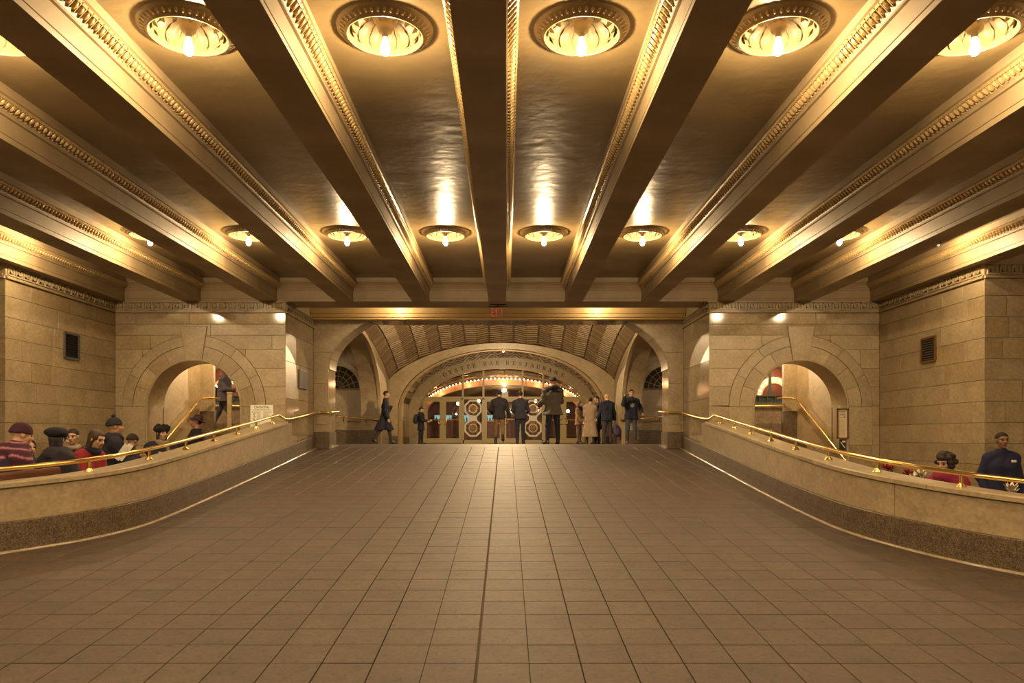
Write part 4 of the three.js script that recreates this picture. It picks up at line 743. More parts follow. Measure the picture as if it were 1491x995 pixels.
// ---------------------------------------------------------------- exit sign, vents, notices
{
  const e = thing('exit_sign', 'small hanging EXIT sign with faint red letters on clear plate', 'sign', [0.008, 3.82, -13.74]);
  mesh('plate', rbox(0.34, 0.2, 0.008, 0.003, 0, 0.075, 0), M.glass, e);
  mesh('mount_bar', merge([box(0.36, 0.02, 0.03, 0, 0.19, 0), box(0.02, 0.06, 0.02, 0, 0.205, 0), box(0.3, 0.012, 0.05, 0, 0.226, 0)]), M.black, e);
  const font = await new FontLoader().loadAsync('fonts/droid/droid_sans_regular.typeface.json');
  const red = std({ color: lin(0.5, 0.03, 0.02), emissive: lin(0.5, 0.035, 0.02), emissiveIntensity: 0.4, roughness: 0.5 });
  [...'EXIT'].forEach((ch, i) => { const g = new TextGeometry(ch, { font, size: 0.16, depth: 0.006, curveSegments: 2 }); g.computeBoundingBox(); const b = g.boundingBox; g.translate(-(b.min.x + b.max.x) / 2, 0, 0).scale((ch === 'I' ? 0.014 : 0.048) / (b.max.x - b.min.x), 1, 1); const m = mesh('letter', g, red, e); m.position.set([-0.095, -0.03, 0.02, 0.07][i], 0, 0.006); });
}
function vent(label, s, d0, d1, y0, y1, fm, sm) {
  const o = thing('air_vent', label, 'vent', [s * (SIDEX - 0.002), (y0 + y1) / 2, -(d0 + d1) / 2], s < 0 ? Math.PI / 2 : -Math.PI / 2), w = d1 - d0, h = y1 - y0;
  mesh('frame', merge([box(w, 0.035, 0.03, 0, h / 2, 0.01), box(w, 0.035, 0.03, 0, -h / 2, 0.01), box(0.035, h, 0.03, -w / 2, 0, 0.01), box(0.035, h, 0.03, w / 2, 0, 0.01)]), fm, o);
  mesh('backing', box(w, h, 0.006, 0, 0, 0.0), M.black, o);
  for (let i = 1; i < 10; i++) { const m = mesh('slat', box(w - 0.04, 0.006, 0.022), sm, o); m.position.set(0, -h / 2 + h * i / 10, 0.012); m.rotation.x = 0.6; }
}
vent('dark louvred air vent high on the left side wall', -1, 11.88, 12.28, 2.87, 3.27, M.grey, M.black);
vent('bronze framed louvred air vent high on the right side wall', 1, 11.68, 12.06, 2.80, 3.18, M.bronze, M.grey);
{
  const p = thing('wall_speaker', 'plain grey rectangular panel on the polished return wall left of the facade', 'wall panel', [-RETX + 0.002, 2.72, -14.55], Math.PI / 2);
  mesh('casing', rbox(0.56, 0.37, 0.03, 0.006, 0, 0, 0.015), M.grey, p); mesh('face', box(0.5, 0.31, 0.006, 0, 0, 0.032), std({ color: lin(0.10, 0.095, 0.09), roughness: 0.7 }), p);
}
function canvasTex(w, h, draw) { const c = document.createElement('canvas'); c.width = w; c.height = h; draw(c.getContext('2d'), w, h); const t = new THREE.CanvasTexture(c); t.colorSpace = THREE.SRGBColorSpace; return t; }
{
  const t = canvasTex(512, 560, (g, w, h) => {
    g.fillStyle = '#e9e6da'; g.fillRect(0, 0, w, h); g.fillStyle = '#4a5a34'; g.textAlign = 'center'; g.font = 'bold 74px sans-serif'; g.fillText('CHOKING', w / 2, 76);
    g.fillStyle = '#8b8f7c'; for (let i = 0; i < 2; i++) g.fillRect(60, 100 + i * 18, w - 120, 7);
    g.fillStyle = '#55604a'; for (const x of [30, 290]) { g.fillRect(x, 150, 190, 9); for (let i = 0; i < 9; i++) g.fillRect(x + (x < 100 ? 120 : 0), 180 + i * 17, x < 100 ? 76 : 150 - (i % 3) * 26, 5); for (let i = 0; i < 7; i++) g.fillRect(x, 380 + i * 20, 190 - (i % 3) * 20, 5); }
    g.strokeStyle = '#3c4634'; g.lineWidth = 9; g.beginPath(); g.arc(86, 200, 18, 0, 7); g.moveTo(86, 220); g.lineTo(82, 290); g.lineTo(64, 350); g.moveTo(82, 290); g.lineTo(100, 350); g.moveTo(86, 236); g.lineTo(112, 262); g.lineTo(92, 274); g.stroke();
    g.fillStyle = '#9a9e8c'; g.fillRect(60, h - 30, w - 120, 6);
  });
  const w = atX(398, WALLD) - atX(365, WALLD), h = atY(590, WALLD) - atY(627, WALLD);
  const p = thing('poster', 'white choking first aid poster on the wall right of the left stair arch', 'poster', [atX(381.5, WALLD), atY(608.5, WALLD), -WALLD + 0.012]);
  mesh('sheet', new THREE.BoxGeometry(w, h, 0.004), [M.white, M.white, M.white, M.white, std({ map: t, roughness: 0.55 }), M.white], p);
  const t2 = canvasTex(256, 680, (g, w, h) => {
    g.fillStyle = '#c9b795'; g.fillRect(0, 0, w, h); g.fillStyle = '#8a7a60'; g.fillRect(28, 34, 200, 20); g.fillRect(60, 66, 136, 16); g.fillStyle = '#6f6a78'; g.fillRect(44, 110, 168, 26); g.fillRect(44, 186, 170, 12); g.fillStyle = '#6a7fd0'; g.fillRect(164, 160, 34, 44);
    g.fillStyle = '#9d8f74'; for (let i = 0; i < 22; i++) g.fillRect(30, 240 + i * 19, 196 - (i * 37 % 60), 7);
  });
  const f = thing('framed_notice', 'tall framed notice on the wall right of the right stair arch', 'notice', [atX(1226.3, WALLD), atY(617.2, WALLD), -WALLD + 0.008]), fw = 0.205, fh = 0.55;
  mesh('frame', merge([box(fw, 0.022, 0.03, 0, fh / 2 - 0.011, 0.012), box(fw, 0.022, 0.03, 0, -fh / 2 + 0.011, 0.012), box(0.022, fh, 0.03, -fw / 2 + 0.011, 0, 0.012), box(0.022, fh, 0.03, fw / 2 - 0.011, 0, 0.012)]), M.wood, f);
  mesh('sheet', new THREE.BoxGeometry(fw - 0.04, fh - 0.04, 0.004).translate(0, 0, 0.004), [M.white, M.white, M.white, M.white, std({ map: t2, roughness: 0.4 }), M.white], f);
  const b = thing('small_sign', 'small dark square sign with a pale slanting mark under the framed notice', 'sign', [atX(1226.5, WALLD), atY(648, WALLD), -WALLD + 0.008]);
  mesh('plate', rbox(0.115, 0.2, 0.012, 0.004), M.black, b); mesh('mark', merge([box(0.012, 0.13, 0.004, 0, 0, 0.008).rotateZ(0.6), box(0.05, 0.03, 0.004, 0.02, 0.06, 0.008)]), M.white, b);
}
{
  const n = thing('newel_post', 'slim square tan newel post at the head of the left stairs', 'post', [-6.55, 1.79, -18.0]);
  mesh('post', rbox(0.09, 0.86, 0.09, 0.008, 0, 0.43, 0), M.stone[3], n); mesh('cap', rbox(0.11, 0.03, 0.11, 0.006, 0, 0.875, 0), M.stone[3], n);
}
// ---------------------------------------------------------------- bench back and planters behind the parapets
{
  const { curve, L } = parapets[-1], u = (d) => { let best = 0, e = 9; for (let i = 0; i <= 400; i++) { const p = curve.getPointAt(i / 400); if (p.x > -6.5 && Math.abs(-p.z - d) < e) { e = Math.abs(-p.z - d); best = i / 400; } } return best; };
  const b = thing('bench', 'dark brown padded bench back behind the left parapet', 'bench');
  mesh('backrest', sweep(curve, -1, u(7.0), u(6.02), [[0.34, -0.7], [0.34, 0.72], [0.36, 0.74], [0.42, 0.74], [0.44, 0.72], [0.44, -0.7]], 24), M.wood, b);
  const u2 = (d) => { const c = parapets[1].curve; let best = 0, e = 9; for (let i = 0; i <= 400; i++) { const p = c.getPointAt(i / 400); if (p.x < 6.5 && Math.abs(-p.z - d) < e) { e = Math.abs(-p.z - d); best = i / 400; } } return best; };
  const pb = thing('planter', 'long stone planter bench behind the right parapet carrying poinsettias', 'planter');
  mesh('planter_body', sweep(parapets[1].curve, 1, u2(7.6), u2(5.5), [[0.33, -0.75], [0.33, 0.36], [0.68, 0.36], [0.68, -0.75]], 24), M.stone[5], pb);
  const leafS = new THREE.Shape(); leafS.moveTo(0, 0); leafS.quadraticCurveTo(0.032, 0.035, 0, 0.085); leafS.quadraticCurveTo(-0.032, 0.035, 0, 0); const lg = new THREE.ShapeGeometry(leafS, 4);
  { const p = lg.attributes.position; for (let i = 0; i < p.count; i++) p.setZ(i, -2.2 * p.getY(i) ** 2 + Math.abs(p.getX(i)) * 0.35); lg.computeVertexNormals(); }
  const green = std({ color: lin(0.03, 0.06, 0.02), roughness: 0.6, side: THREE.DoubleSide }), redL = std({ color: lin(0.30, 0.012, 0.02), roughness: 0.6, side: THREE.DoubleSide }), whiteL = std({ color: lin(0.62, 0.55, 0.42), roughness: 0.6, side: THREE.DoubleSide }), pot = std({ color: lin(0.3, 0.12, 0.06), roughness: 0.7 });
  const spots = [[7.5, 'r'], [7.2, 'r'], [6.95, 'w'], [6.1, 'w'], [5.87, 'r'], [5.7, 'w'], [5.56, 'w']];
  const words = { r: ['red poinsettia at the far left end of the planter', 'red poinsettia beside the white one left of the seated woman', 'red poinsettia in front of the waitress among white ones'], w: ['white poinsettia just left of the seated woman', 'white poinsettia just right of the seated woman', 'white poinsettia second from the right edge of the photo', 'white poinsettia at the right edge of the photo'] }, cnt = { r: 0, w: 0 };
  spots.forEach(([d, c], k) => {
    const p = offsetPoint(parapets[1].curve, 1, u2(d), 0.5, 0.366), o = thing('poinsettia', words[c][cnt[c]++], 'plant', [p.x, p.y, p.z], k * 1.3, 'poinsettias behind the right parapet');
    mesh('pot', new THREE.LatheGeometry([[0, 0], [0.05, 0], [0.065, 0.1], [0.07, 0.11], [0.06, 0.11], [0, 0.1]].map(([a, b2]) => new THREE.Vector2(a, b2)), 14), pot, o);
    const ls = [], bs = [], rr = rng(90 + k);
    for (let i = 0; i < 14; i++) { const g = lg.clone().rotateX(0.55 + rr() * 0.5).translate(0, 0.13 + rr() * 0.05, 0.01).rotateY(i * 2.4); ls.push(g); }
    for (let h = 0; h < 3; h++) { const hx = (rr() - 0.5) * 0.12, hz = (rr() - 0.5) * 0.12, hy = 0.2 + rr() * 0.06; for (let i = 0; i < 8; i++) bs.push(lg.clone().scale(0.9, 0.85, 0.9).rotateX(0.7 + rr() * 0.6).rotateY(i * 0.785 + h).translate(hx, hy, hz)); }
    mesh('foliage', merge(ls), green, o); mesh('bract', merge(bs), c === 'r' ? redL : whiteL, o);
  });
}
// ---------------------------------------------------------------- people: skeleton, smooth-joined capsules, meshed by surface nets
function surfaceNets(f, min, max, cell) {
  const n = [0, 1, 2].map((i) => Math.ceil((max[i] - min[i]) / cell) + 2), [nx, ny, nz] = n, val = new Float32Array(nx * ny * nz), id = new Int32Array(nx * ny * nz).fill(-1);
  let q = 0; for (let k = 0; k < nz; k++) for (let j = 0; j < ny; j++) for (let i = 0; i < nx; i++) val[q++] = f(min[0] + i * cell, min[1] + j * cell, min[2] + k * cell);
  const pos = [], idx = [], at3 = (i, j, k) => i + nx * (j + ny * k), off = [0, 1, nx, nx + 1, nx * ny, nx * ny + 1, nx * ny + nx, nx * ny + nx + 1];
  const E = [[0, 1], [2, 3], [4, 5], [6, 7], [0, 2], [1, 3], [4, 6], [5, 7], [0, 4], [1, 5], [2, 6], [3, 7]], cx = [0, 1, 0, 1, 0, 1, 0, 1], cy = [0, 0, 1, 1, 0, 0, 1, 1], cz = [0, 0, 0, 0, 1, 1, 1, 1];
  for (let k = 0; k < nz - 1; k++) for (let j = 0; j < ny - 1; j++) for (let i = 0; i < nx - 1; i++) {
    const b = at3(i, j, k); let m = 0; for (let c = 0; c < 8; c++) if (val[b + off[c]] < 0) m |= 1 << c;
    if (m === 0 || m === 255) continue;
    let x = 0, y = 0, z = 0, s = 0;
    for (const [a, c] of E) if (((m >> a) ^ (m >> c)) & 1) { const va = val[b + off[a]], vc = val[b + off[c]], t = va / (va - vc); x += cx[a] + t * (cx[c] - cx[a]); y += cy[a] + t * (cy[c] - cy[a]); z += cz[a] + t * (cz[c] - cz[a]); s++; }
    id[b] = pos.length / 3; pos.push(min[0] + (i + x / s) * cell, min[1] + (j + y / s) * cell, min[2] + (k + z / s) * cell);
  }
  const quad = (a, b, c, d, flip) => flip ? idx.push(a, c, b, a, d, c) : idx.push(a, b, c, a, c, d);
  for (let k = 1; k < nz - 1; k++) for (let j = 1; j < ny - 1; j++) for (let i = 1; i < nx - 1; i++) {
    const b = at3(i, j, k), in0 = val[b] < 0;
    if (in0 !== val[b + 1] < 0) quad(id[b], id[b - nx], id[b - nx - nx * ny], id[b - nx * ny], in0 ? false : true) ;
    if (in0 !== val[b + nx] < 0) quad(id[b], id[b - nx * ny], id[b - 1 - nx * ny], id[b - 1], in0 ? false : true);
    if (in0 !== val[b + nx * ny] < 0) quad(id[b], id[b - 1], id[b - 1 - nx], id[b - nx], in0 ? false : true);
  }
  const g = new THREE.BufferGeometry(); g.setAttribute('position', new THREE.Float32BufferAttribute(pos, 3)); g.setIndex(idx); g.computeVertexNormals(); return g;
}
// primitives: capsule {a, b, ra, rb}, ellipsoid {c, r}; joined by a smooth minimum of width k
const cap = (a, b, ra, rb = ra) => ({ ax: a.x, ay: a.y, az: a.z, dx: b.x - a.x, dy: b.y - a.y, dz: b.z - a.z, l: Math.max(1e-9, b.distanceToSquared(a)), ra, rb });
const elli = (x, y, z, rx, ry, rz) => ({ e: 1, x, y, z, rx, ry, rz, m: Math.min(rx, ry, rz) });
function dist(p, x, y, z) {
  if (p.e) { const X = (x - p.x) / p.rx, Y = (y - p.y) / p.ry, Z = (z - p.z) / p.rz, k0 = Math.hypot(X, Y, Z), k1 = Math.hypot(X / p.rx, Y / p.ry, Z / p.rz); return k1 < 1e-6 ? -p.m : k0 * (k0 - 1) / k1; }
  const X = x - p.ax, Y = y - p.ay, Z = z - p.az; let t = (X * p.dx + Y * p.dy + Z * p.dz) / p.l; t = t < 0 ? 0 : t > 1 ? 1 : t;
  return Math.hypot(X - p.dx * t, Y - p.dy * t, Z - p.dz * t) - (p.ra + (p.rb - p.ra) * t);
}
const smin = (a, b, k) => { const h = Math.max(k - Math.abs(a - b), 0) / k; return Math.min(a, b) - h * h * k * 0.25; };
function blob(prims, cell, { k = 0.03, cut, carve = [], fold = 0 } = {}) {
  const lo = [9, 9, 9], hi = [-9, -9, -9];
  for (const p of prims) {
    const pts = p.e ? [[p.x - p.rx, p.y - p.ry, p.z - p.rz], [p.x + p.rx, p.y + p.ry, p.z + p.rz]] : [[p.ax - p.ra, p.ay - p.ra, p.az - p.ra], [p.ax + p.ra, p.ay + p.ra, p.az + p.ra], [p.ax + p.dx - p.rb, p.ay + p.dy - p.rb, p.az + p.dz - p.rb], [p.ax + p.dx + p.rb, p.ay + p.dy + p.rb, p.az + p.dz + p.rb]];
    for (const q of pts) for (let i = 0; i < 3; i++) { lo[i] = Math.min(lo[i], q[i]); hi[i] = Math.max(hi[i], q[i]); }
  }
  const pad = cell * 2 + k * 0.3 + fold; for (let i = 0; i < 3; i++) { lo[i] -= pad; hi[i] += pad; }
  const f = (x, y, z) => {
    let d = 9; for (const p of prims) { const q = dist(p, x, y, z); d = q > d + k ? d : smin(d, q, k); }
    for (const p of carve) { const q = -dist(p, x, y, z), h = Math.max((p.k ?? 0.01) - Math.abs(d - q), 0) / (p.k ?? 0.01); d = Math.max(d, q) + h * h * (p.k ?? 0.01) * 0.25; }
    if (fold && d < 0.05) d += fold * (Math.sin(23 * y + 5 * Math.sin(9 * x + 4 * z)) * 0.6 + Math.sin(41 * y - 17 * x + 13 * z) * 0.4);
    if (cut) d = Math.max(d, cut(x, y, z)); return d;
  };
  return surfaceNets(f, lo, hi, cell);
}
// ---- heads: eyes at half height, face towards +z, origin at the middle of the skull
function headGeometry(female) {
  const j = female ? 0.93 : 1;
  const prims = [elli(0, 0.03, -0.012, 0.075, 0.087, 0.094), elli(0, -0.045, 0.02, 0.055 * j, 0.066, 0.06), elli(0, -0.09, 0.052, 0.026 * j, 0.02, 0.022), cap(V(0, 0.016, 0.082), V(0, -0.022, 0.106), 0.009, 0.0125), elli(0.012, -0.026, 0.092, 0.009, 0.008, 0.011), elli(-0.012, -0.026, 0.092, 0.009, 0.008, 0.011),
    cap(V(0.045, 0.03, 0.066), V(0.014, 0.028, 0.08), 0.011, 0.011), cap(V(-0.045, 0.03, 0.066), V(-0.014, 0.028, 0.08), 0.011, 0.011), elli(0.04, -0.022, 0.056, 0.022, 0.024, 0.022), elli(-0.04, -0.022, 0.056, 0.022, 0.024, 0.022),
    cap(V(-0.018, -0.05, 0.078), V(0.018, -0.05, 0.078), 0.0075, 0.0075), cap(V(-0.015, -0.06, 0.076), V(0.015, -0.06, 0.076), 0.0085, 0.0085), elli(0.078, 0.0, -0.012, 0.01, 0.03, 0.019), elli(-0.078, 0.0, -0.012, 0.01, 0.03, 0.019), cap(V(0, -0.05, -0.02), V(0, -0.17, -0.035), 0.052 * j, 0.056 * j)];
  const carve = [{ ...elli(0.032, 0.008, 0.094, 0.018, 0.012, 0.017), k: 0.008 }, { ...elli(-0.032, 0.008, 0.094, 0.018, 0.012, 0.017), k: 0.008 }];
  const g = blob(prims, 0.0055, { k: 0.02, carve }), eyes = [1, -1].map((s) => new THREE.SphereGeometry(0.0135, 8, 6).translate(s * 0.031, 0.008, 0.071));
  return { g, eyes };
}
const HEADS = { m: headGeometry(false), f: headGeometry(true) };
function skinColors(g, skin, head) {                                       // brows, lips and eyes have colours of their own
  const p = g.attributes.position, c = new Float32Array(p.count * 3);
  for (let i = 0; i < p.count; i++) {
    const x = p.getX(i), y = p.getY(i), z = p.getZ(i), ax = Math.abs(x); let k = [skin[0], skin[1], skin[2]];
    if (head) { if (z > 0.06 && y < -0.044 && y > -0.068 && ax < 0.025) k = [skin[0] * 0.8, skin[1] * 0.5, skin[2] * 0.5]; if (z > 0.05 && y > 0.027 && y < 0.038 && ax > 0.012 && ax < 0.05) k = [0.03, 0.02, 0.015]; }
    c.set(k, i * 3);
  }
  g.setAttribute('color', new THREE.BufferAttribute(c, 3)); return g;
}
// ---- hands: right hand hanging from the wrist along -y, back of the hand towards +x, thumb towards +z; five fingers of unequal length
function handGeometry(curl) {
  const prims = [cap(V(0, 0.02, 0), V(0, -0.02, 0), 0.024, 0.024), cap(V(0, -0.02, 0.012), V(0.002, -0.075, 0.026), 0.015, 0.013), cap(V(0, -0.02, 0), V(0.003, -0.08, 0.008), 0.016, 0.013), cap(V(0, -0.02, -0.008), V(0.002, -0.078, -0.012), 0.015, 0.012), cap(V(0, -0.02, -0.014), V(0, -0.07, -0.028), 0.013, 0.011)];
  const F = [[0.027, 0.072, 0.0092], [0.009, 0.082, 0.0096], [-0.011, 0.076, 0.009], [-0.029, 0.06, 0.008]];
  F.forEach(([z, len, r], i) => { let a = curl * (0.75 + 0.1 * i), p = V(0.002, -0.078 + (i === 3 ? 0.008 : 0), z); for (const f of [0.45, 0.32, 0.23]) { const q = p.clone().add(V(-Math.sin(a), -Math.cos(a), z * 0.15).multiplyScalar(len * f)); prims.push(cap(p, q, r, r * 0.92)); p = q; r *= 0.9; a += curl; } });
  prims.push(cap(V(-0.004, -0.022, 0.02), V(-0.016, -0.05, 0.046), 0.0125, 0.0105), cap(V(-0.016, -0.05, 0.046), V(-0.026 - curl * 0.01, -0.08, 0.05 - curl * 0.008), 0.0105, 0.0085));
  return blob(prims, 0.0045, { k: 0.008 });
}
const HANDS = { relaxed: handGeometry(0.32), grip: handGeometry(0.85) };
const matCache = new Map();
function cloth(c, rough = 0.92) { const key = c.join() + rough; if (!matCache.has(key)) matCache.set(key, std({ color: lin(...c), roughness: rough })); return matCache.get(key); }
const skinMat = std({ vertexColors: true, roughness: 0.55 }), eyeMat = std({ color: lin(0.05, 0.03, 0.02), roughness: 0.2 });
const deg = Math.PI / 180, lerp = (a, b, t) => a.clone().lerp(b, t);

function person(o) {
  const h = o.h, w = o.wide ?? 1, S = (x, y, z) => V(x * h, y * h, z * h), pose = o.pose ?? {}, sexW = o.f ? 0.9 : 1;
  // forward kinematics; everything above the pelvis leans with the trunk
  const pel = S(0, 0.53, 0), lean = (pose.lean ?? 0) * deg, side = (pose.side ?? 0) * deg;
  const up = (p) => p.clone().sub(pel).applyEuler(new THREE.Euler(lean, 0, side)).add(pel);
  const J = { pel, chest: up(S(0, 0.72, 0)), neck: up(S(0, 0.835, -0.005)) };
  const pitch = (pose.pitch ?? 0) * deg + lean * 0.6, yaw = (pose.yaw ?? 0) * deg;
  const headQ = new THREE.Quaternion().setFromEuler(new THREE.Euler(pitch, yaw, side * 0.5, 'YXZ'));
  J.head = J.neck.clone().add(S(0, 0.1, 0.018).applyQuaternion(headQ));
  const arm = (s, a = {}) => {
    const sh = up(S(s * 0.106 * w * sexW, 0.79, 0)), f = (a.f ?? 6) * deg, ab = (a.a ?? 9) * deg, e = (a.e ?? 14) * deg, inn = (a.i ?? 4) * deg;
    const d1 = V(s * Math.sin(ab), -Math.cos(ab) * Math.cos(f), Math.cos(ab) * Math.sin(f)).applyEuler(new THREE.Euler(lean * 0.5, 0, 0)), el = sh.clone().add(d1.clone().multiplyScalar(0.168 * h));
    const f2 = f + e, d2 = V(s * (Math.sin(ab) * Math.cos(e) - Math.sin(inn)), -Math.cos(f2), Math.sin(f2) * Math.cos(inn)).normalize().applyEuler(new THREE.Euler(lean * 0.5, 0, 0)), wr = el.clone().add(d2.clone().multiplyScalar(0.145 * h));
    return { s, sh, el, wr, d2, grip: a.grip };
  };
  const leg = (s, l = {}) => {
    const hp = S(s * 0.05, 0.515, 0), f = (l.f ?? 1) * deg, k = (l.k ?? 2) * deg, ab = (l.a ?? 3) * deg;
    const d1 = V(s * Math.sin(ab), -Math.cos(f) * Math.cos(ab), Math.sin(f)), kn = hp.clone().add(d1.multiplyScalar(0.242 * h)), g = f - k, d2 = V(s * Math.sin(ab) * 0.4, -Math.cos(g), Math.sin(g)), an = kn.clone().add(d2.multiplyScalar(0.235 * h));
    const foot = V(s * 0.15, -Math.sin(l.toe ? l.toe * deg : 0), Math.cos(l.toe ? l.toe * deg : 0)).normalize(); return { s, hp, kn, an, foot };
  };
  const A = [arm(1, pose.aL), arm(-1, pose.aR)], Lg = [leg(1, pose.lL), leg(-1, pose.lR)];
  const low = Math.min(...Lg.map((l) => Math.min(l.an.y - 0.045 * h, l.an.y + l.foot.y * 0.09 * h - 0.03 * h)));
  const shift = V(0, -low, 0); for (const q of [J.pel, J.chest, J.neck, J.head]) q.add(shift); for (const a of A) for (const q of [a.sh, a.el, a.wr]) q.add(shift); for (const l of Lg) for (const q of [l.hp, l.kn, l.an]) q.add(shift);
  const t = thing('person', o.label, 'person', o.pos, o.turn ?? 0);
  const R1 = (x) => x * h / 1.75;
  // trunk built from two chains so that it is wider than deep
  const trunk = (g, wk = 1) => { const out = []; for (const s of [1, -1]) { const hip = J.pel.clone().add(V(s * R1(0.07), 0, 0)), wst = lerp(J.pel, J.chest, 0.5).add(V(s * R1(0.058) * w, 0, 0)), ch = J.chest.clone().add(V(s * R1(0.085) * w * sexW, 0, 0)), sh = lerp(A[s > 0 ? 0 : 1].sh, J.neck, 0.3); const trap = J.neck.clone().add(V(0, R1(0.012), 0)); out.push(cap(trap, A[s > 0 ? 0 : 1].sh, R1(0.045) + g * 0.5, R1(0.045) + g * 0.8), cap(hip, wst, R1(0.1) * wk + g, R1(0.095) * w + g), cap(wst, ch, R1(0.095) * w + g, R1(0.103) * w + g), cap(ch, sh, R1(0.103) * w + g, R1(0.05) + g * 0.7), cap(sh, A[s > 0 ? 0 : 1].sh, R1(0.05) + g * 0.7, R1(0.048) + g * 0.8)); } out.push(cap(lerp(J.chest, J.neck, 0.6), J.neck.clone().add(V(0, R1(0.05), 0)), R1(0.06) + g, R1(0.052) + g * 0.5)); return out; };
  const legs = (g, to = 1) => Lg.flatMap((l) => [cap(l.hp, l.kn, R1(0.082) + g, R1(0.054) + g), cap(l.kn, lerp(l.kn, l.an, to), R1(0.054) + g, R1(0.054) + g + (R1(0.036) - R1(0.054)) * to)]);
  const arms = (g, to = 1, cuff = 0) => A.flatMap((a) => [cap(a.sh, a.el, R1(0.05) + g, R1(0.04) + g), cap(a.el, lerp(a.el, a.wr, to), R1(0.04) + g, R1(0.029) + g + cuff)]);
  // body: skin from head to feet in one surface; head and hands meshed finer and merged in
  const bodyG = blob([...trunk(-0.012), ...legs(-0.008), ...arms(-0.006), ...Lg.map((l) => cap(l.an, l.an.clone().add(l.foot.clone().multiplyScalar(0.07 * h)).add(V(0, -0.018 * h, 0)), R1(0.026), R1(0.02)))], 0.022, { k: 0.03 });
  const H = HEADS[o.f ? 'f' : 'm'], hk = R1(1.0) * (o.headScale ?? 1), mH = new THREE.Matrix4().compose(J.head, headQ, V(hk, hk, hk)), list = [skinColors(bodyG, o.skin), skinColors(H.g.clone(), o.skin, true).applyMatrix4(mH)];
  for (const a of A) {
    const g = skinColors(HANDS[a.grip ? 'grip' : 'relaxed'].clone(), o.skin); if (a.s > 0) { g.scale(-1, 1, 1); const ix = g.index.array; for (let i = 0; i < ix.length; i += 3) { const q = ix[i]; ix[i] = ix[i + 1]; ix[i + 1] = q; } g.computeVertexNormals(); }
    const y = a.d2.clone().negate(), z = Math.abs(y.y) > 0.5 ? V(0, 0, 1) : V(0, 1, 0); z.sub(y.clone().multiplyScalar(z.dot(y))).normalize(); const x = y.clone().cross(z);
    list.push(g.applyMatrix4(new THREE.Matrix4().makeBasis(x, y, z).scale(V(R1(1), R1(1), R1(1))).setPosition(a.wr)));
  }
  mesh('body', mergeGeometries(list.map((g) => { const q = g.clone(); q.deleteAttribute('uv'); return q; })), skinMat, t);
  mesh('eyes', merge(H.eyes.map((g) => g.clone().applyMatrix4(mH))), eyeMat, t);
  const inHead = (g) => g.applyMatrix4(mH);
  const cell = o.near ? 0.012 : 0.015;
  // trousers, shoes
  const btm = o.bottom ?? [0.02, 0.02, 0.03], cuffY = Math.min(...Lg.map((l) => l.an.y)) - R1(0.03);
  mesh('trousers', blob([...legs(o.f ? 0.006 : 0.014, o.boots ? 0.62 : 1), cap(J.pel.clone().add(V(R1(0.06), 0.02, 0)), J.pel.clone().add(V(-R1(0.06), 0.02, 0)), R1(0.105), R1(0.105)), ...Lg.map((l) => cap(J.pel.clone().add(V(l.s * R1(0.07), 0.06, 0)), l.hp, R1(0.1), R1(0.095)))], cell, { k: 0.035, fold: 0.004, cut: (x, y, z) => Math.max(cuffY - y, y - J.pel.y - R1(0.1)) }), cloth(btm), t);
  for (const l of Lg) {
    const heel = l.an.clone().add(V(0, -0.025 * h, 0)).add(l.foot.clone().multiplyScalar(-0.022 * h)), toe = l.an.clone().add(V(0, -0.03 * h, 0)).add(l.foot.clone().multiplyScalar(0.1 * h)), pr = [cap(heel, toe, R1(0.042), R1(0.036)), cap(l.an.clone().add(V(0, R1(0.01), 0)), lerp(heel, toe, 0.45), R1(0.05), R1(0.044))];
    if (o.boots) pr.push(cap(l.an, lerp(l.an, l.kn, 0.42), R1(0.046), R1(0.056)));
    if (o.heels) pr.push(cap(heel, heel.clone().add(V(0, -0.025, 0)), 0.012, 0.01));
    mesh('shoe', blob(pr, 0.011, { k: 0.015, cut: (x, y, z) => Math.min(...[l.an.y - 0.047 * h - (o.heels ? 0.02 : 0)]) - y + 0 }), cloth(o.shoes ?? [0.012, 0.01, 0.01], 0.5), t);
  }
  // coat or jacket: sleeves, trunk and skirt down to the hem; clean edges at hem, cuffs and collar
  const c = o.top, hem = c.hem * h - low * 0, g = c.g ?? 0.022, skirt = [];
  const hemY = J.pel.y - (0.53 - c.hem) * h;
  if (c.hem < 0.52) for (const l of Lg) { const k = lerp(l.hp, l.kn, Math.min(1, (0.53 - c.hem) / 0.245)); skirt.push(cap(J.pel.clone().add(V(l.s * R1(0.06), 0, 0)), V(k.x, hemY - 0.03, (k.z + (c.hem < 0.3 ? l.an.z : k.z)) / 2 * 0.8), R1(0.104) + g, R1(c.flare ?? 0.115) + g)); }
  mesh(c.name ?? 'jacket', blob([...trunk(g), ...arms(g * 0.75, 0.96, 0.006), ...skirt], cell, { k: c.hem < 0.4 ? 0.06 : 0.04, fold: c.fold ?? 0.006, cut: (x, y, z) => Math.max(hemY - y, y - J.neck.y - R1((c.collar ?? 0.02) + 0.03)) }), cloth(c.c), t);
  if (c.trim) mesh('panel', blob(trunk(g + 0.006), cell, { k: 0.04, cut: (x, y, z) => Math.max(c.trim.y0 * h - y - low * 0, y - c.trim.y1 * h) }), cloth(c.trim.c), t);
  // hair and hats live in head space and follow its tilt
  const hair = o.hair, face = (x, y, z) => Math.max(z - 0.045 - 0.25 * (y - 0.02), z - 0.09);
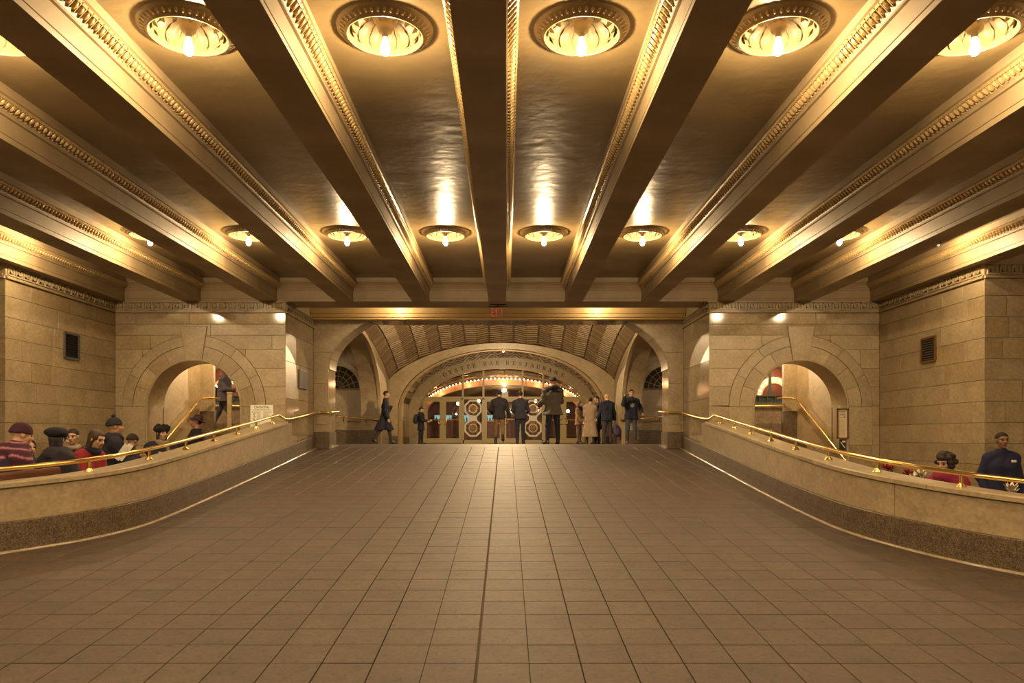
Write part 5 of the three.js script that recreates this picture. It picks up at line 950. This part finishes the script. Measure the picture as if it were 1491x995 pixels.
  if (hair) {
    const pr = [elli(0, 0.036, -0.016, 0.083, 0.09, 0.1)]; let cut = (x, y, z) => Math.max(Math.min(z - 0.03 + Math.max(0, (0.075 - y)) * 0.9, 0.09 - y + (z > 0.03 ? 0 : 0)), -0.02 - y + (z < -0.02 ? -0.05 : 0.02) + 0);
    if (hair.style === 'short') mesh('hair', inHead(blob(pr, 0.009, { k: 0.02, cut: (x, y, z) => Math.max(z > 0.0 ? 0.018 + 0.62 * z - y : -9, z <= 0.0 ? -0.04 - 0.8 * Math.min(0, z + 0.03) * -0.6 - y : -9) })), cloth(hair.c, 0.7), t);
    else if (hair.style === 'long') mesh('hair', inHead(blob([...pr, cap(V(0.06, 0.0, -0.03), V(0.062, -0.17, -0.02), 0.035, 0.025), cap(V(-0.06, 0.0, -0.03), V(-0.062, -0.17, -0.02), 0.035, 0.025), cap(V(0, 0, -0.07), V(0, -0.2, -0.08), 0.05, 0.04)], 0.009, { k: 0.03, fold: 0.004, cut: (x, y, z) => Math.max(-0.2 - y, z > 0.0 && Math.abs(x) < 0.052 ? 0.062 - y : -9) })), cloth(hair.c, 0.6), t);
    else if (hair.style === 'bun') mesh('hair', inHead(blob([...pr, elli(0, 0.045, -0.12, 0.04, 0.04, 0.035)], 0.009, { k: 0.015, cut: (x, y, z) => Math.max(z > -0.01 ? 0.012 + 0.72 * z - y : -9, -0.06 - y) })), cloth(hair.c, 0.85), t);
    else if (hair.style === 'curly') { const rr = rng(5), cs = [...pr]; for (let i = 0; i < 46; i++) { const a = rr() * 6.283, e = rr() * 2.1 - 0.75, k = 0.105; const x = k * Math.cos(e) * Math.cos(a), z = k * Math.cos(e) * Math.sin(a) - 0.025, y = 0.03 + k * 0.98 * Math.sin(e); if (z > 0.05 && y < 0.08) continue; cs.push(elli(x, y, z, 0.034, 0.03, 0.034)); } mesh('hair', inHead(blob(cs, 0.008, { k: 0.014 })), cloth(hair.c, 0.8), t); }
  }
  const hat = o.hat;
  if (hat) {
    const m = cloth(hat.c, 0.95);
    if (hat.style === 'beanie') { mesh('beanie', inHead(blob([elli(0, 0.045, -0.014, 0.088, 0.09, 0.103), elli(0, 0.02, -0.014, 0.09, 0.05, 0.105)], 0.009, { k: 0.03, fold: 0.002, cut: (x, y, z) => 0.022 - 0.25 * (0.05 - z) * 0.5 - y })), m, t); if (hat.pom) mesh('pompom', inHead(new THREE.IcosahedronGeometry(0.03, 2).translate(0, 0.15, -0.02)), m, t); }
    if (hat.style === 'beret') mesh('beret', inHead(blob([elli(0.014, 0.092, -0.03, 0.13, 0.064, 0.135), elli(-0.05, 0.08, -0.05, 0.09, 0.05, 0.09), elli(0, 0.05, -0.015, 0.088, 0.05, 0.102)], 0.009, { k: 0.03, fold: 0.002, cut: (x, y, z) => 0.03 - y })), m, t);
    if (hat.style === 'fur') { const rr = rng(9), pr = [elli(0, 0.07, -0.015, 0.115, 0.075, 0.125)]; for (let i = 0; i < 50; i++) { const a = rr() * 6.283, e = rr() * 1.6 - 0.5; pr.push(elli(0.112 * Math.cos(a) * Math.cos(e), 0.07 + 0.075 * Math.sin(e), -0.015 + 0.12 * Math.sin(a) * Math.cos(e), 0.024, 0.026, 0.024)); } mesh('fur_hat', inHead(blob(pr, 0.009, { k: 0.012, cut: (x, y, z) => 0.02 - y })), m, t); }
    if (hat.style === 'brim') { const b = mesh('hat', inHead(new THREE.LatheGeometry([[0, 0.145], [0.05, 0.15], [0.078, 0.14], [0.092, 0.06], [0.096, 0.045], [0.15, 0.03], [0.152, 0.036], [0.098, 0.053], [0.094, 0.065]].map(([r, y]) => new THREE.Vector2(r, y)), 28).rotateX(-0.12).translate(0, 0.0, -0.015)), std({ color: lin(...hat.c), roughness: 0.9, side: THREE.DoubleSide }), t); mesh('hat_band', inHead(new THREE.CylinderGeometry(0.095, 0.098, 0.022, 28, 1, true).rotateX(-0.12).translate(0, 0.062, -0.02)), M.black, t); }
    if (hat.style === 'hood') mesh('hood', inHead(blob([elli(0, 0.03, -0.02, 0.1, 0.11, 0.115), cap(V(0, -0.05, -0.05), V(0, -0.13, -0.05), 0.095, 0.11)], 0.01, { k: 0.05, fold: 0.003, carve: [{ ...elli(0, 0, 0.1, 0.068, 0.1, 0.09), k: 0.02 }] })), m, t);
    if (hat.style === 'cap') mesh('cap', inHead(blob([elli(0, 0.05, -0.014, 0.086, 0.075, 0.101), elli(0, 0.045, 0.1, 0.065, 0.01, 0.06)], 0.008, { k: 0.012, cut: (x, y, z) => 0.032 - y })), m, t);
  }
  if (o.scarf) { const pr = [], N = 10, q = J.neck.clone().add(V(0, R1(0.005), R1(0.005))); for (let i = 0; i < N; i++) { const a = i / N * 6.283, b = (i + 1) / N * 6.283; pr.push(cap(q.clone().add(V(R1(0.085) * Math.cos(a), 0.012 * Math.sin(3 * a), R1(0.075) * Math.sin(a))), q.clone().add(V(R1(0.085) * Math.cos(b), 0.012 * Math.sin(3 * b), R1(0.075) * Math.sin(b))), o.scarf.r ?? 0.042)); } if (o.scarf.tail) pr.push(cap(q.clone().add(V(0.05, -0.02, 0.09)), q.clone().add(V(0.07, -0.3, 0.13)), 0.035, 0.03)); if (o.scarf.shawl) for (const s of [1, -1]) pr.push(cap(J.neck, A[s > 0 ? 0 : 1].sh, 0.1, 0.1), cap(A[s > 0 ? 0 : 1].sh, lerp(A[s > 0 ? 0 : 1].sh, A[s > 0 ? 0 : 1].el, 0.6), 0.1, 0.085), cap(J.neck, lerp(J.chest, J.neck, 0.4).add(V(0, 0, -0.06)), 0.1, 0.12)); const sg = blob(pr, 0.012, { k: 0.03, fold: 0.006 });
    if (o.scarf.stripes) { const p = sg.attributes.position, cc = new Float32Array(p.count * 3); for (let i = 0; i < p.count; i++) { const v = Math.sin(p.getY(i) * 62 + 14 * p.getX(i) + 2 * Math.sin(p.getZ(i) * 17)); cc.set(v > 0.82 ? [0.34, 0.17, 0.2] : v > 0.2 ? [0.12, 0.018, 0.045] : [0.055, 0.012, 0.03], i * 3); } sg.setAttribute('color', new THREE.BufferAttribute(cc, 3)); }
    mesh(o.scarf.shawl ? 'shawl' : 'scarf', sg, o.scarf.m ?? cloth(o.scarf.c), t); }
  const world = (p) => { t.updateMatrixWorld(true); return p.clone().applyMatrix4(t.matrixWorld); };
  return { t, J, A, Lg, world, R1, headQ, mH };
}
const PALE = [0.50, 0.30, 0.20], TANNED = [0.42, 0.24, 0.145], BROWN = [0.24, 0.125, 0.075], NAVY = [0.014, 0.013, 0.028], INK = [0.011, 0.010, 0.015], DENIM = [0.035, 0.045, 0.07];
const stand = (u, d, y) => [atX(u, d), y ?? floorY(d), -d];
const AWAY = Math.PI, RIGHT = Math.PI / 2, LEFT = -Math.PI / 2;
// ---- queue and visitors in the hall
person({ label: 'man in a long dark overcoat striding right beside the left arch', pos: stand(561, 24.3), turn: RIGHT + 0.1, h: 1.75, skin: TANNED, hair: { style: 'short', c: [0.02, 0.015, 0.01] }, top: { name: 'overcoat', c: NAVY, hem: 0.27, flare: 0.14, collar: 0.03 }, bottom: [0.035, 0.03, 0.03], pose: { lean: 2, lL: { f: 16, k: 4 }, lR: { f: -20, k: 12, toe: 18 }, aL: { f: 16, e: 112, i: 55 }, aR: { f: 2, e: 18 } } });
const bp = person({ label: 'small figure in a dark coat and cap with a blue backpack by the left doors', pos: stand(613, 34.6), turn: RIGHT - 0.1, h: 1.7, skin: PALE, hair: { style: 'short', c: [0.02, 0.015, 0.012] }, hat: { style: 'cap', c: INK }, scarf: { c: [0.02, 0.03, 0.07] }, top: { name: 'coat', c: NAVY, hem: 0.36, flare: 0.13 }, bottom: [0.015, 0.015, 0.025], pose: { lL: { f: 3 }, lR: { f: -3 }, aL: { f: 20, e: 70 }, aR: { f: 20, e: 60 } } });
person({ label: 'man seen from behind in a black jacket and tan trousers walking to the doors', pos: stand(727, 24.7), turn: AWAY, h: 1.79, skin: TANNED, hair: { style: 'short', c: [0.012, 0.01, 0.01] }, top: { c: INK, hem: 0.47, collar: 0.05, g: 0.028 }, bottom: [0.125, 0.075, 0.04], boots: true, pose: { lL: { f: 6, k: 5 }, lR: { f: -4, k: 38, toe: 40 }, aL: { f: 12, a: 20, e: 50, i: 30 }, aR: { f: 4, a: 18, e: 24 } } });
person({ label: 'man seen from behind in a navy jacket and jeans beside the one in tan trousers', pos: stand(757.5, 25.2), turn: AWAY - 0.1, h: 1.78, skin: TANNED, hair: { style: 'short', c: [0.015, 0.012, 0.01] }, top: { c: [0.02, 0.021, 0.035], hem: 0.47, collar: 0.035, g: 0.026 }, bottom: [0.015, 0.016, 0.03], pose: { aL: { f: 16, a: 16, e: 60, i: 20 }, aR: { f: 16, a: 16, e: 60, i: 20 }, lL: { a: 1 }, lR: { a: 1 } } });
person({ label: 'tall person nearest the crest in a grey and black hooded parka and black beanie', pos: stand(805, 20.3), turn: AWAY + 0.35, h: 1.83, wide: 1.12, skin: TANNED, hat: { style: 'beanie', c: INK }, top: { name: 'parka', c: [0.085, 0.075, 0.06], hem: 0.43, flare: 0.135, collar: 0.01, g: 0.045, fold: 0.008, trim: { c: INK, y0: 0.765, y1: 0.86 } }, scarf: { c: INK, r: 0.06 }, bottom: [0.013, 0.014, 0.03], pose: { lL: { a: 7 }, lR: { a: 7, f: 3 }, aL: { f: 10, a: 14, e: 60, i: 10 }, aR: { f: 24, a: 16, e: 70 } } });
person({ label: 'woman in a tan jacket with a dark wide scarf and khaki trousers in the queue', pos: stand(843, 28.4), turn: RIGHT - 0.5, h: 1.64, f: true, skin: PALE, hair: { style: 'long', c: [0.06, 0.035, 0.02] }, scarf: { c: INK, tail: true, r: 0.06 }, top: { c: [0.19, 0.12, 0.065], hem: 0.44, flare: 0.13 }, bottom: [0.14, 0.10, 0.07], pose: { pitch: 8, aL: { f: 16, e: 40 }, aR: { f: 12, e: 30 } } });
person({ label: 'woman in a long pale beige coat with dark hair pinned up, seen from behind', pos: stand(859.5, 26.0), turn: AWAY - 0.15, h: 1.62, f: true, skin: PALE, hair: { style: 'bun', c: [0.03, 0.018, 0.014] }, top: { name: 'long_coat', c: [0.33, 0.25, 0.18], hem: 0.15, flare: 0.165, collar: 0.03, g: 0.03 }, bottom: INK, boots: true, pose: { lL: { a: 4 }, lR: { a: 4 }, aL: { f: 12, e: 40, i: 20 }, aR: { f: 12, e: 40, i: 20 } } });
person({ label: 'dark haired man in black turning his head left behind the woman in the beige coat', pos: stand(869.5, 26.85), turn: LEFT + 0.3, h: 1.71, skin: PALE, hair: { style: 'short', c: [0.015, 0.012, 0.01] }, top: { name: 'coat', c: INK, hem: 0.3, flare: 0.12 }, bottom: INK, pose: {} });
const bald = person({ label: 'bald man in a navy jacket holding a purple bag, seen from behind', pos: stand(884, 25.2), turn: AWAY + 0.35, h: 1.7, wide: 1.1, skin: [0.5, 0.31, 0.2], top: { c: [0.016, 0.022, 0.045], hem: 0.46, collar: 0.03, g: 0.028 }, bottom: [0.045, 0.04, 0.05], pose: { lL: { a: 4 }, lR: { a: 6 }, pitch: 6, aL: { f: 10, e: 30 }, aR: { f: -2, a: 14, e: 12, grip: 1 } } });
const photo = person({ label: 'man in jeans and navy jacket with pale chest logo raising a camera to his face', pos: stand(919, 24.4), turn: 0.1, h: 1.78, wide: 1.08, skin: PALE, hair: { style: 'short', c: [0.02, 0.015, 0.012] }, top: { c: [0.013, 0.015, 0.035], hem: 0.46, collar: 0.04, g: 0.03 }, bottom: [0.05, 0.062, 0.085], shoes: [0.05, 0.028, 0.018], boots: true, pose: { lL: { a: 5 }, lR: { a: 5 }, aR: { f: 62, a: 26, e: 96, i: 4, grip: 1 }, aL: { f: -18, a: 30, e: 70, i: 14, grip: 1 } } });
{
  const b = thing('backpack', 'dark blue backpack worn by the small figure at the left doors', 'backpack', bp.t.position.toArray(), bp.t.rotation.y);
  mesh('bag', blob([elli(0, 1.16, -0.24, 0.15, 0.23, 0.11), elli(0, 1.08, -0.31, 0.1, 0.12, 0.06)], 0.014, { k: 0.04 }), cloth([0.022, 0.032, 0.055]), b);
  mesh('strap', merge([1, -1].map((s) => new THREE.TubeGeometry(new THREE.CatmullRomCurve3([V(s * 0.1, 1.33, -0.2), V(s * 0.12, 1.445, -0.05), V(s * 0.13, 1.36, 0.13), V(s * 0.15, 1.12, 0.09), V(s * 0.13, 1.0, -0.17)]), 16, 0.014, 5))), cloth(INK), b);
  const wr = bald.world(bald.A[1].wr), pb = thing('carrier_bag', 'soft purple bag hanging from the hand of the bald man', 'bag', [wr.x + 0.02, wr.y - 0.62, wr.z + 0.05]);
  mesh('bag', blob([elli(0.03, 0.24, 0, 0.15, 0.2, 0.06), elli(0.07, 0.16, 0, 0.14, 0.12, 0.07), cap(V(0, 0.34, 0), V(-0.05, 0.5, 0), 0.06, 0.02)], 0.013, { k: 0.06, fold: 0.006 }), cloth([0.045, 0.03, 0.085], 0.6), pb); mesh('handle', new THREE.TorusGeometry(0.05, 0.006, 5, 14).translate(-0.055, 0.54, 0), cloth([0.045, 0.03, 0.085], 0.6), pb);
  const hw = photo.world(photo.A[1].wr.clone().add(photo.A[1].d2.clone().multiplyScalar(0.08))), cm = thing('camera', 'small black camera held before the face of the man in the navy jacket', 'camera', [hw.x + 0.05, hw.y - 0.02, hw.z + 0.02], 0.1);
  mesh('body', rbox(0.12, 0.08, 0.045, 0.01), M.black, cm); mesh('lens', new THREE.CylinderGeometry(0.026, 0.028, 0.05, 14).rotateX(Math.PI / 2).translate(0.01, 0, 0.045), M.grey, cm);
  const lg = mesh('chest_logo', new THREE.CylinderGeometry(0.075, 0.075, 0.012, 6).rotateX(Math.PI / 2), cloth([0.17, 0.22, 0.17]), photo.t); lg.position.set(-0.01, 1.27, 0.158); lg.rotation.x = -0.06;
}
// ---- woman on the left stairs
const wk = person({ label: 'young woman with long dark hair walking right across the landing beyond the left arch', pos: stand(325, 18.4, 1.79), turn: RIGHT, h: 1.57, f: true, skin: PALE, hair: { style: 'long', c: [0.02, 0.014, 0.012] }, top: { c: [0.022, 0.018, 0.026], hem: 0.44, g: 0.03, flare: 0.12 }, bottom: [0.012, 0.012, 0.02], boots: true, heels: true, pose: { lean: 4, pitch: 8, lL: { f: -20, k: 6, toe: 22 }, lR: { f: 26, k: 14 }, aL: { f: -10, e: 30 }, aR: { f: 24, e: 60 } } });
{
  const b = thing('shoulder_bag', 'dark shoulder bag on the back of the woman beyond the left arch', 'bag', [wk.t.position.x, 1.79, wk.t.position.z], RIGHT);
  mesh('bag', blob([elli(0.1, 0.92, -0.25, 0.1, 0.15, 0.09)], 0.014, { k: 0.03, fold: 0.005 }), cloth([0.016, 0.014, 0.02], 0.6), b); mesh('strap', new THREE.TubeGeometry(new THREE.CatmullRomCurve3([V(0.1, 1.04, -0.22), V(0.12, 1.33, -0.06), V(0.13, 1.13, 0.14), V(0.1, 0.95, -0.19)]), 16, 0.012, 5), cloth(INK), b);
}
// ---- visitors behind the left parapet
const stripe = std({ vertexColors: true, roughness: 0.95 });
person({ label: 'person in a purple beanie and maroon shawl over a navy coat', pos: [atX(10, 7.5), 0, -7.5], turn: AWAY - 0.7, h: 1.73, near: 1, wide: 1.15, skin: PALE, hat: { style: 'beanie', c: [0.045, 0.012, 0.026] }, scarf: { m: stripe, shawl: true, stripes: true, r: 0.07 }, top: { name: 'coat', c: [0.012, 0.011, 0.04], hem: 0.3, flare: 0.15, g: 0.035 }, pose: { lean: 8, pitch: 8, aL: { f: 16, e: 60, i: 50 }, aR: { f: 16, e: 60, i: 50 } } });
person({ label: 'smaller person in a black hooded jacket beside the maroon shawl', pos: [atX(39, 9.0), 0, -9.0], turn: RIGHT - 0.4, h: 1.55, near: 1, skin: PALE, hat: { style: 'hood', c: [0.014, 0.012, 0.03] }, top: { c: [0.03, 0.026, 0.045], hem: 0.44, g: 0.035 }, pose: { aL: { f: 40, e: 70, grip: 1 }, aR: { f: 40, e: 70, grip: 1 } } });
person({ label: 'person in a black beret and shaggy charcoal coat facing away behind the bench', pos: [atX(84, 8.5), 0, -8.5], turn: AWAY - 0.5, h: 1.66, near: 1, f: true, wide: 1.15, skin: PALE, hair: { style: 'long', c: [0.02, 0.016, 0.022] }, hat: { style: 'beret', c: INK }, scarf: { c: [0.035, 0.03, 0.04], r: 0.07 }, top: { name: 'coat', c: [0.022, 0.018, 0.026], hem: 0.3, flare: 0.15, g: 0.045, fold: 0.012 }, pose: { aL: { f: 12, e: 60, i: 45 }, aR: { f: 12, e: 60, i: 45 } } });
person({ label: 'dark haired man in a dark red sweater between the black beret and the red jacket', pos: [atX(108, 11.2), 0, -11.2], turn: 0.5, h: 1.7, skin: PALE, hair: { style: 'short', c: [0.02, 0.013, 0.01] }, scarf: { c: [0.3, 0.25, 0.2], r: 0.03 }, top: { name: 'sweater', c: [0.09, 0.014, 0.018], hem: 0.47 }, pose: { yaw: -20, pitch: 6 } });
person({ label: 'woman with brown hair in a bright red jacket bending forward over the parapet', pos: [atX(110, 9.5), 0, -9.5], turn: RIGHT - 0.2, h: 1.74, near: 1, f: true, skin: PALE, hair: { style: 'long', c: [0.055, 0.032, 0.018] }, scarf: { c: [0.013, 0.015, 0.035], r: 0.035 }, top: { c: [0.26, 0.018, 0.03], hem: 0.44, g: 0.03 }, bottom: DENIM, pose: { lean: 26, pitch: 4, aL: { f: 26, e: 40, i: 25 }, aR: { f: 30, e: 50, i: 30 } } });
const pm = person({ label: 'tall man in a black pompom beanie and black coat, back turned', pos: [atX(165, 11.2), 0, -11.2], turn: AWAY - 0.9, h: 1.86, near: 1, skin: TANNED, hat: { style: 'beanie', pom: true, c: [0.02, 0.018, 0.022] }, scarf: { c: [0.012, 0.01, 0.02], r: 0.06 }, top: { name: 'coat', c: NAVY, hem: 0.34, flare: 0.13, collar: 0.06, g: 0.035 }, pose: { aL: { f: 10, e: 50, i: 40, grip: 1 }, aR: { f: 24, e: 80, i: 40, grip: 1 } } });
person({ label: 'person in a dark knitted cap and black jacket right of the pompom beanie', pos: [atX(187, 11.9), 0, -11.95], turn: AWAY - 0.3, h: 1.63, near: 1, skin: TANNED, hat: { style: 'beanie', c: [0.028, 0.022, 0.03] }, top: { c: INK, hem: 0.4, g: 0.03, collar: 0.05 }, pose: { pitch: 12, aL: { f: 20, e: 50 }, aR: { f: 20, e: 50 } } });
person({ label: 'woman in a black fur hat with a pale patterned scarf by the left arch', pos: [atX(236, 12.6), 0, -12.55], turn: RIGHT - 0.7, h: 1.76, near: 1, f: true, wide: 1.15, skin: PALE, hat: { style: 'fur', c: INK }, hair: { style: 'long', c: [0.02, 0.015, 0.012] }, scarf: { c: [0.2, 0.16, 0.11], r: 0.05, tail: true }, top: { name: 'coat', c: NAVY, hem: 0.3, flare: 0.16, g: 0.04 }, pose: { lean: 4, aL: { f: 40, e: 70, grip: 1 }, aR: { f: 44, e: 70, grip: 1 } } });
person({ label: 'person in a plum brimmed hat and black coat facing left inside the stair arch', pos: [atX(285, 13.3), 0.3333, -13.3], turn: LEFT + 0.5, h: 1.62, skin: [0.34, 0.15, 0.12], hat: { style: 'brim', c: [0.05, 0.012, 0.03] }, hair: { style: 'short', c: [0.02, 0.015, 0.012] }, top: { name: 'coat', c: INK, hem: 0.34, flare: 0.14, g: 0.04 }, pose: { pitch: -10, aL: { f: 50, e: 40, grip: 1 }, aR: { f: 40, e: 50 } } });
{ // folded menu in the hands of the man with the pompom beanie
  const m = thing('folded_menu', 'pale folded menu held up beside the man in the pompom beanie', 'menu', [atX(172, 10.9), atY(669, 10.9), -10.86], 0.25);
  for (const q of [0, 1]) { const pg = mesh('page', rbox(0.075, 0.27, 0.004, 0.001, 0, 0.13, 0), M.white, m); pg.rotation.z = -0.62; pg.position.set(q * 0.045, q * -0.005, q * 0.01); pg.rotation.y = q ? 0.5 : -0.3; }
}
// ---- right side: seated woman and waitress
{
  const d = 9.6, x = atX(1383, d), ch = thing('chair', 'plain dark wooden chair under the curly haired woman', 'chair', [x, 0, -d], LEFT + 0.5);
  mesh('seat', rbox(0.42, 0.035, 0.52, 0.01, 0, 0.395, 0), M.wood, ch); mesh('backrest', rbox(0.4, 0.24, 0.025, 0.01, 0, 0.72, -0.29), M.wood, ch);
  for (const [a, b] of [[-1, 1], [1, 1], [-1, -1], [1, -1]]) mesh('leg', b > 0 ? box(0.035, 0.38, 0.035, a * 0.19, 0.19, 0.19) : box(0.035, 0.84, 0.035, a * 0.19, 0.42, -0.26), M.wood, ch);
  person({ label: 'seated woman with big curly dark hair wrapped in a raspberry red shawl', pos: [x, 0, -d], turn: LEFT + 0.5, h: 1.78, near: 1, f: true, skin: TANNED, hair: { style: 'curly', c: [0.025, 0.015, 0.014] }, scarf: { m: cloth([0.22, 0.014, 0.05]), shawl: true, r: 0.07 }, top: { name: 'shawl_coat', c: [0.2, 0.013, 0.045], hem: 0.50, g: 0.045 }, bottom: [0.03, 0.012, 0.03], pose: { lean: 6, pitch: 6, lL: { f: 88, k: 88 }, lR: { f: 88, k: 88 }, aL: { f: 30, e: 60 }, aR: { f: 30, e: 60 } } });
  const wt = person({ label: 'waitress in a navy uniform jacket with a pale name badge, hair pulled back', pos: [atX(1458, 10.1), 0, -10.1], turn: -0.15, h: 1.64, near: 1, f: true, wide: 1.08, skin: BROWN, hair: { style: 'bun', c: [0.02, 0.014, 0.01] }, top: { name: 'uniform_jacket', c: [0.014, 0.015, 0.05], hem: 0.46, collar: 0.03, g: 0.018, fold: 0.003 }, bottom: INK, pose: { aR: { f: -6, a: 20, e: 34, i: 30 }, aL: { f: 2, a: 10, e: 12 } } });
  const bd = mesh('name_badge', rbox(0.075, 0.032, 0.006, 0.002), M.white, wt.t); bd.position.set(0.1, 1.27, 0.118); bd.rotation.set(-0.12, 0.25, 0);
}
renderer.render(scene, camera);
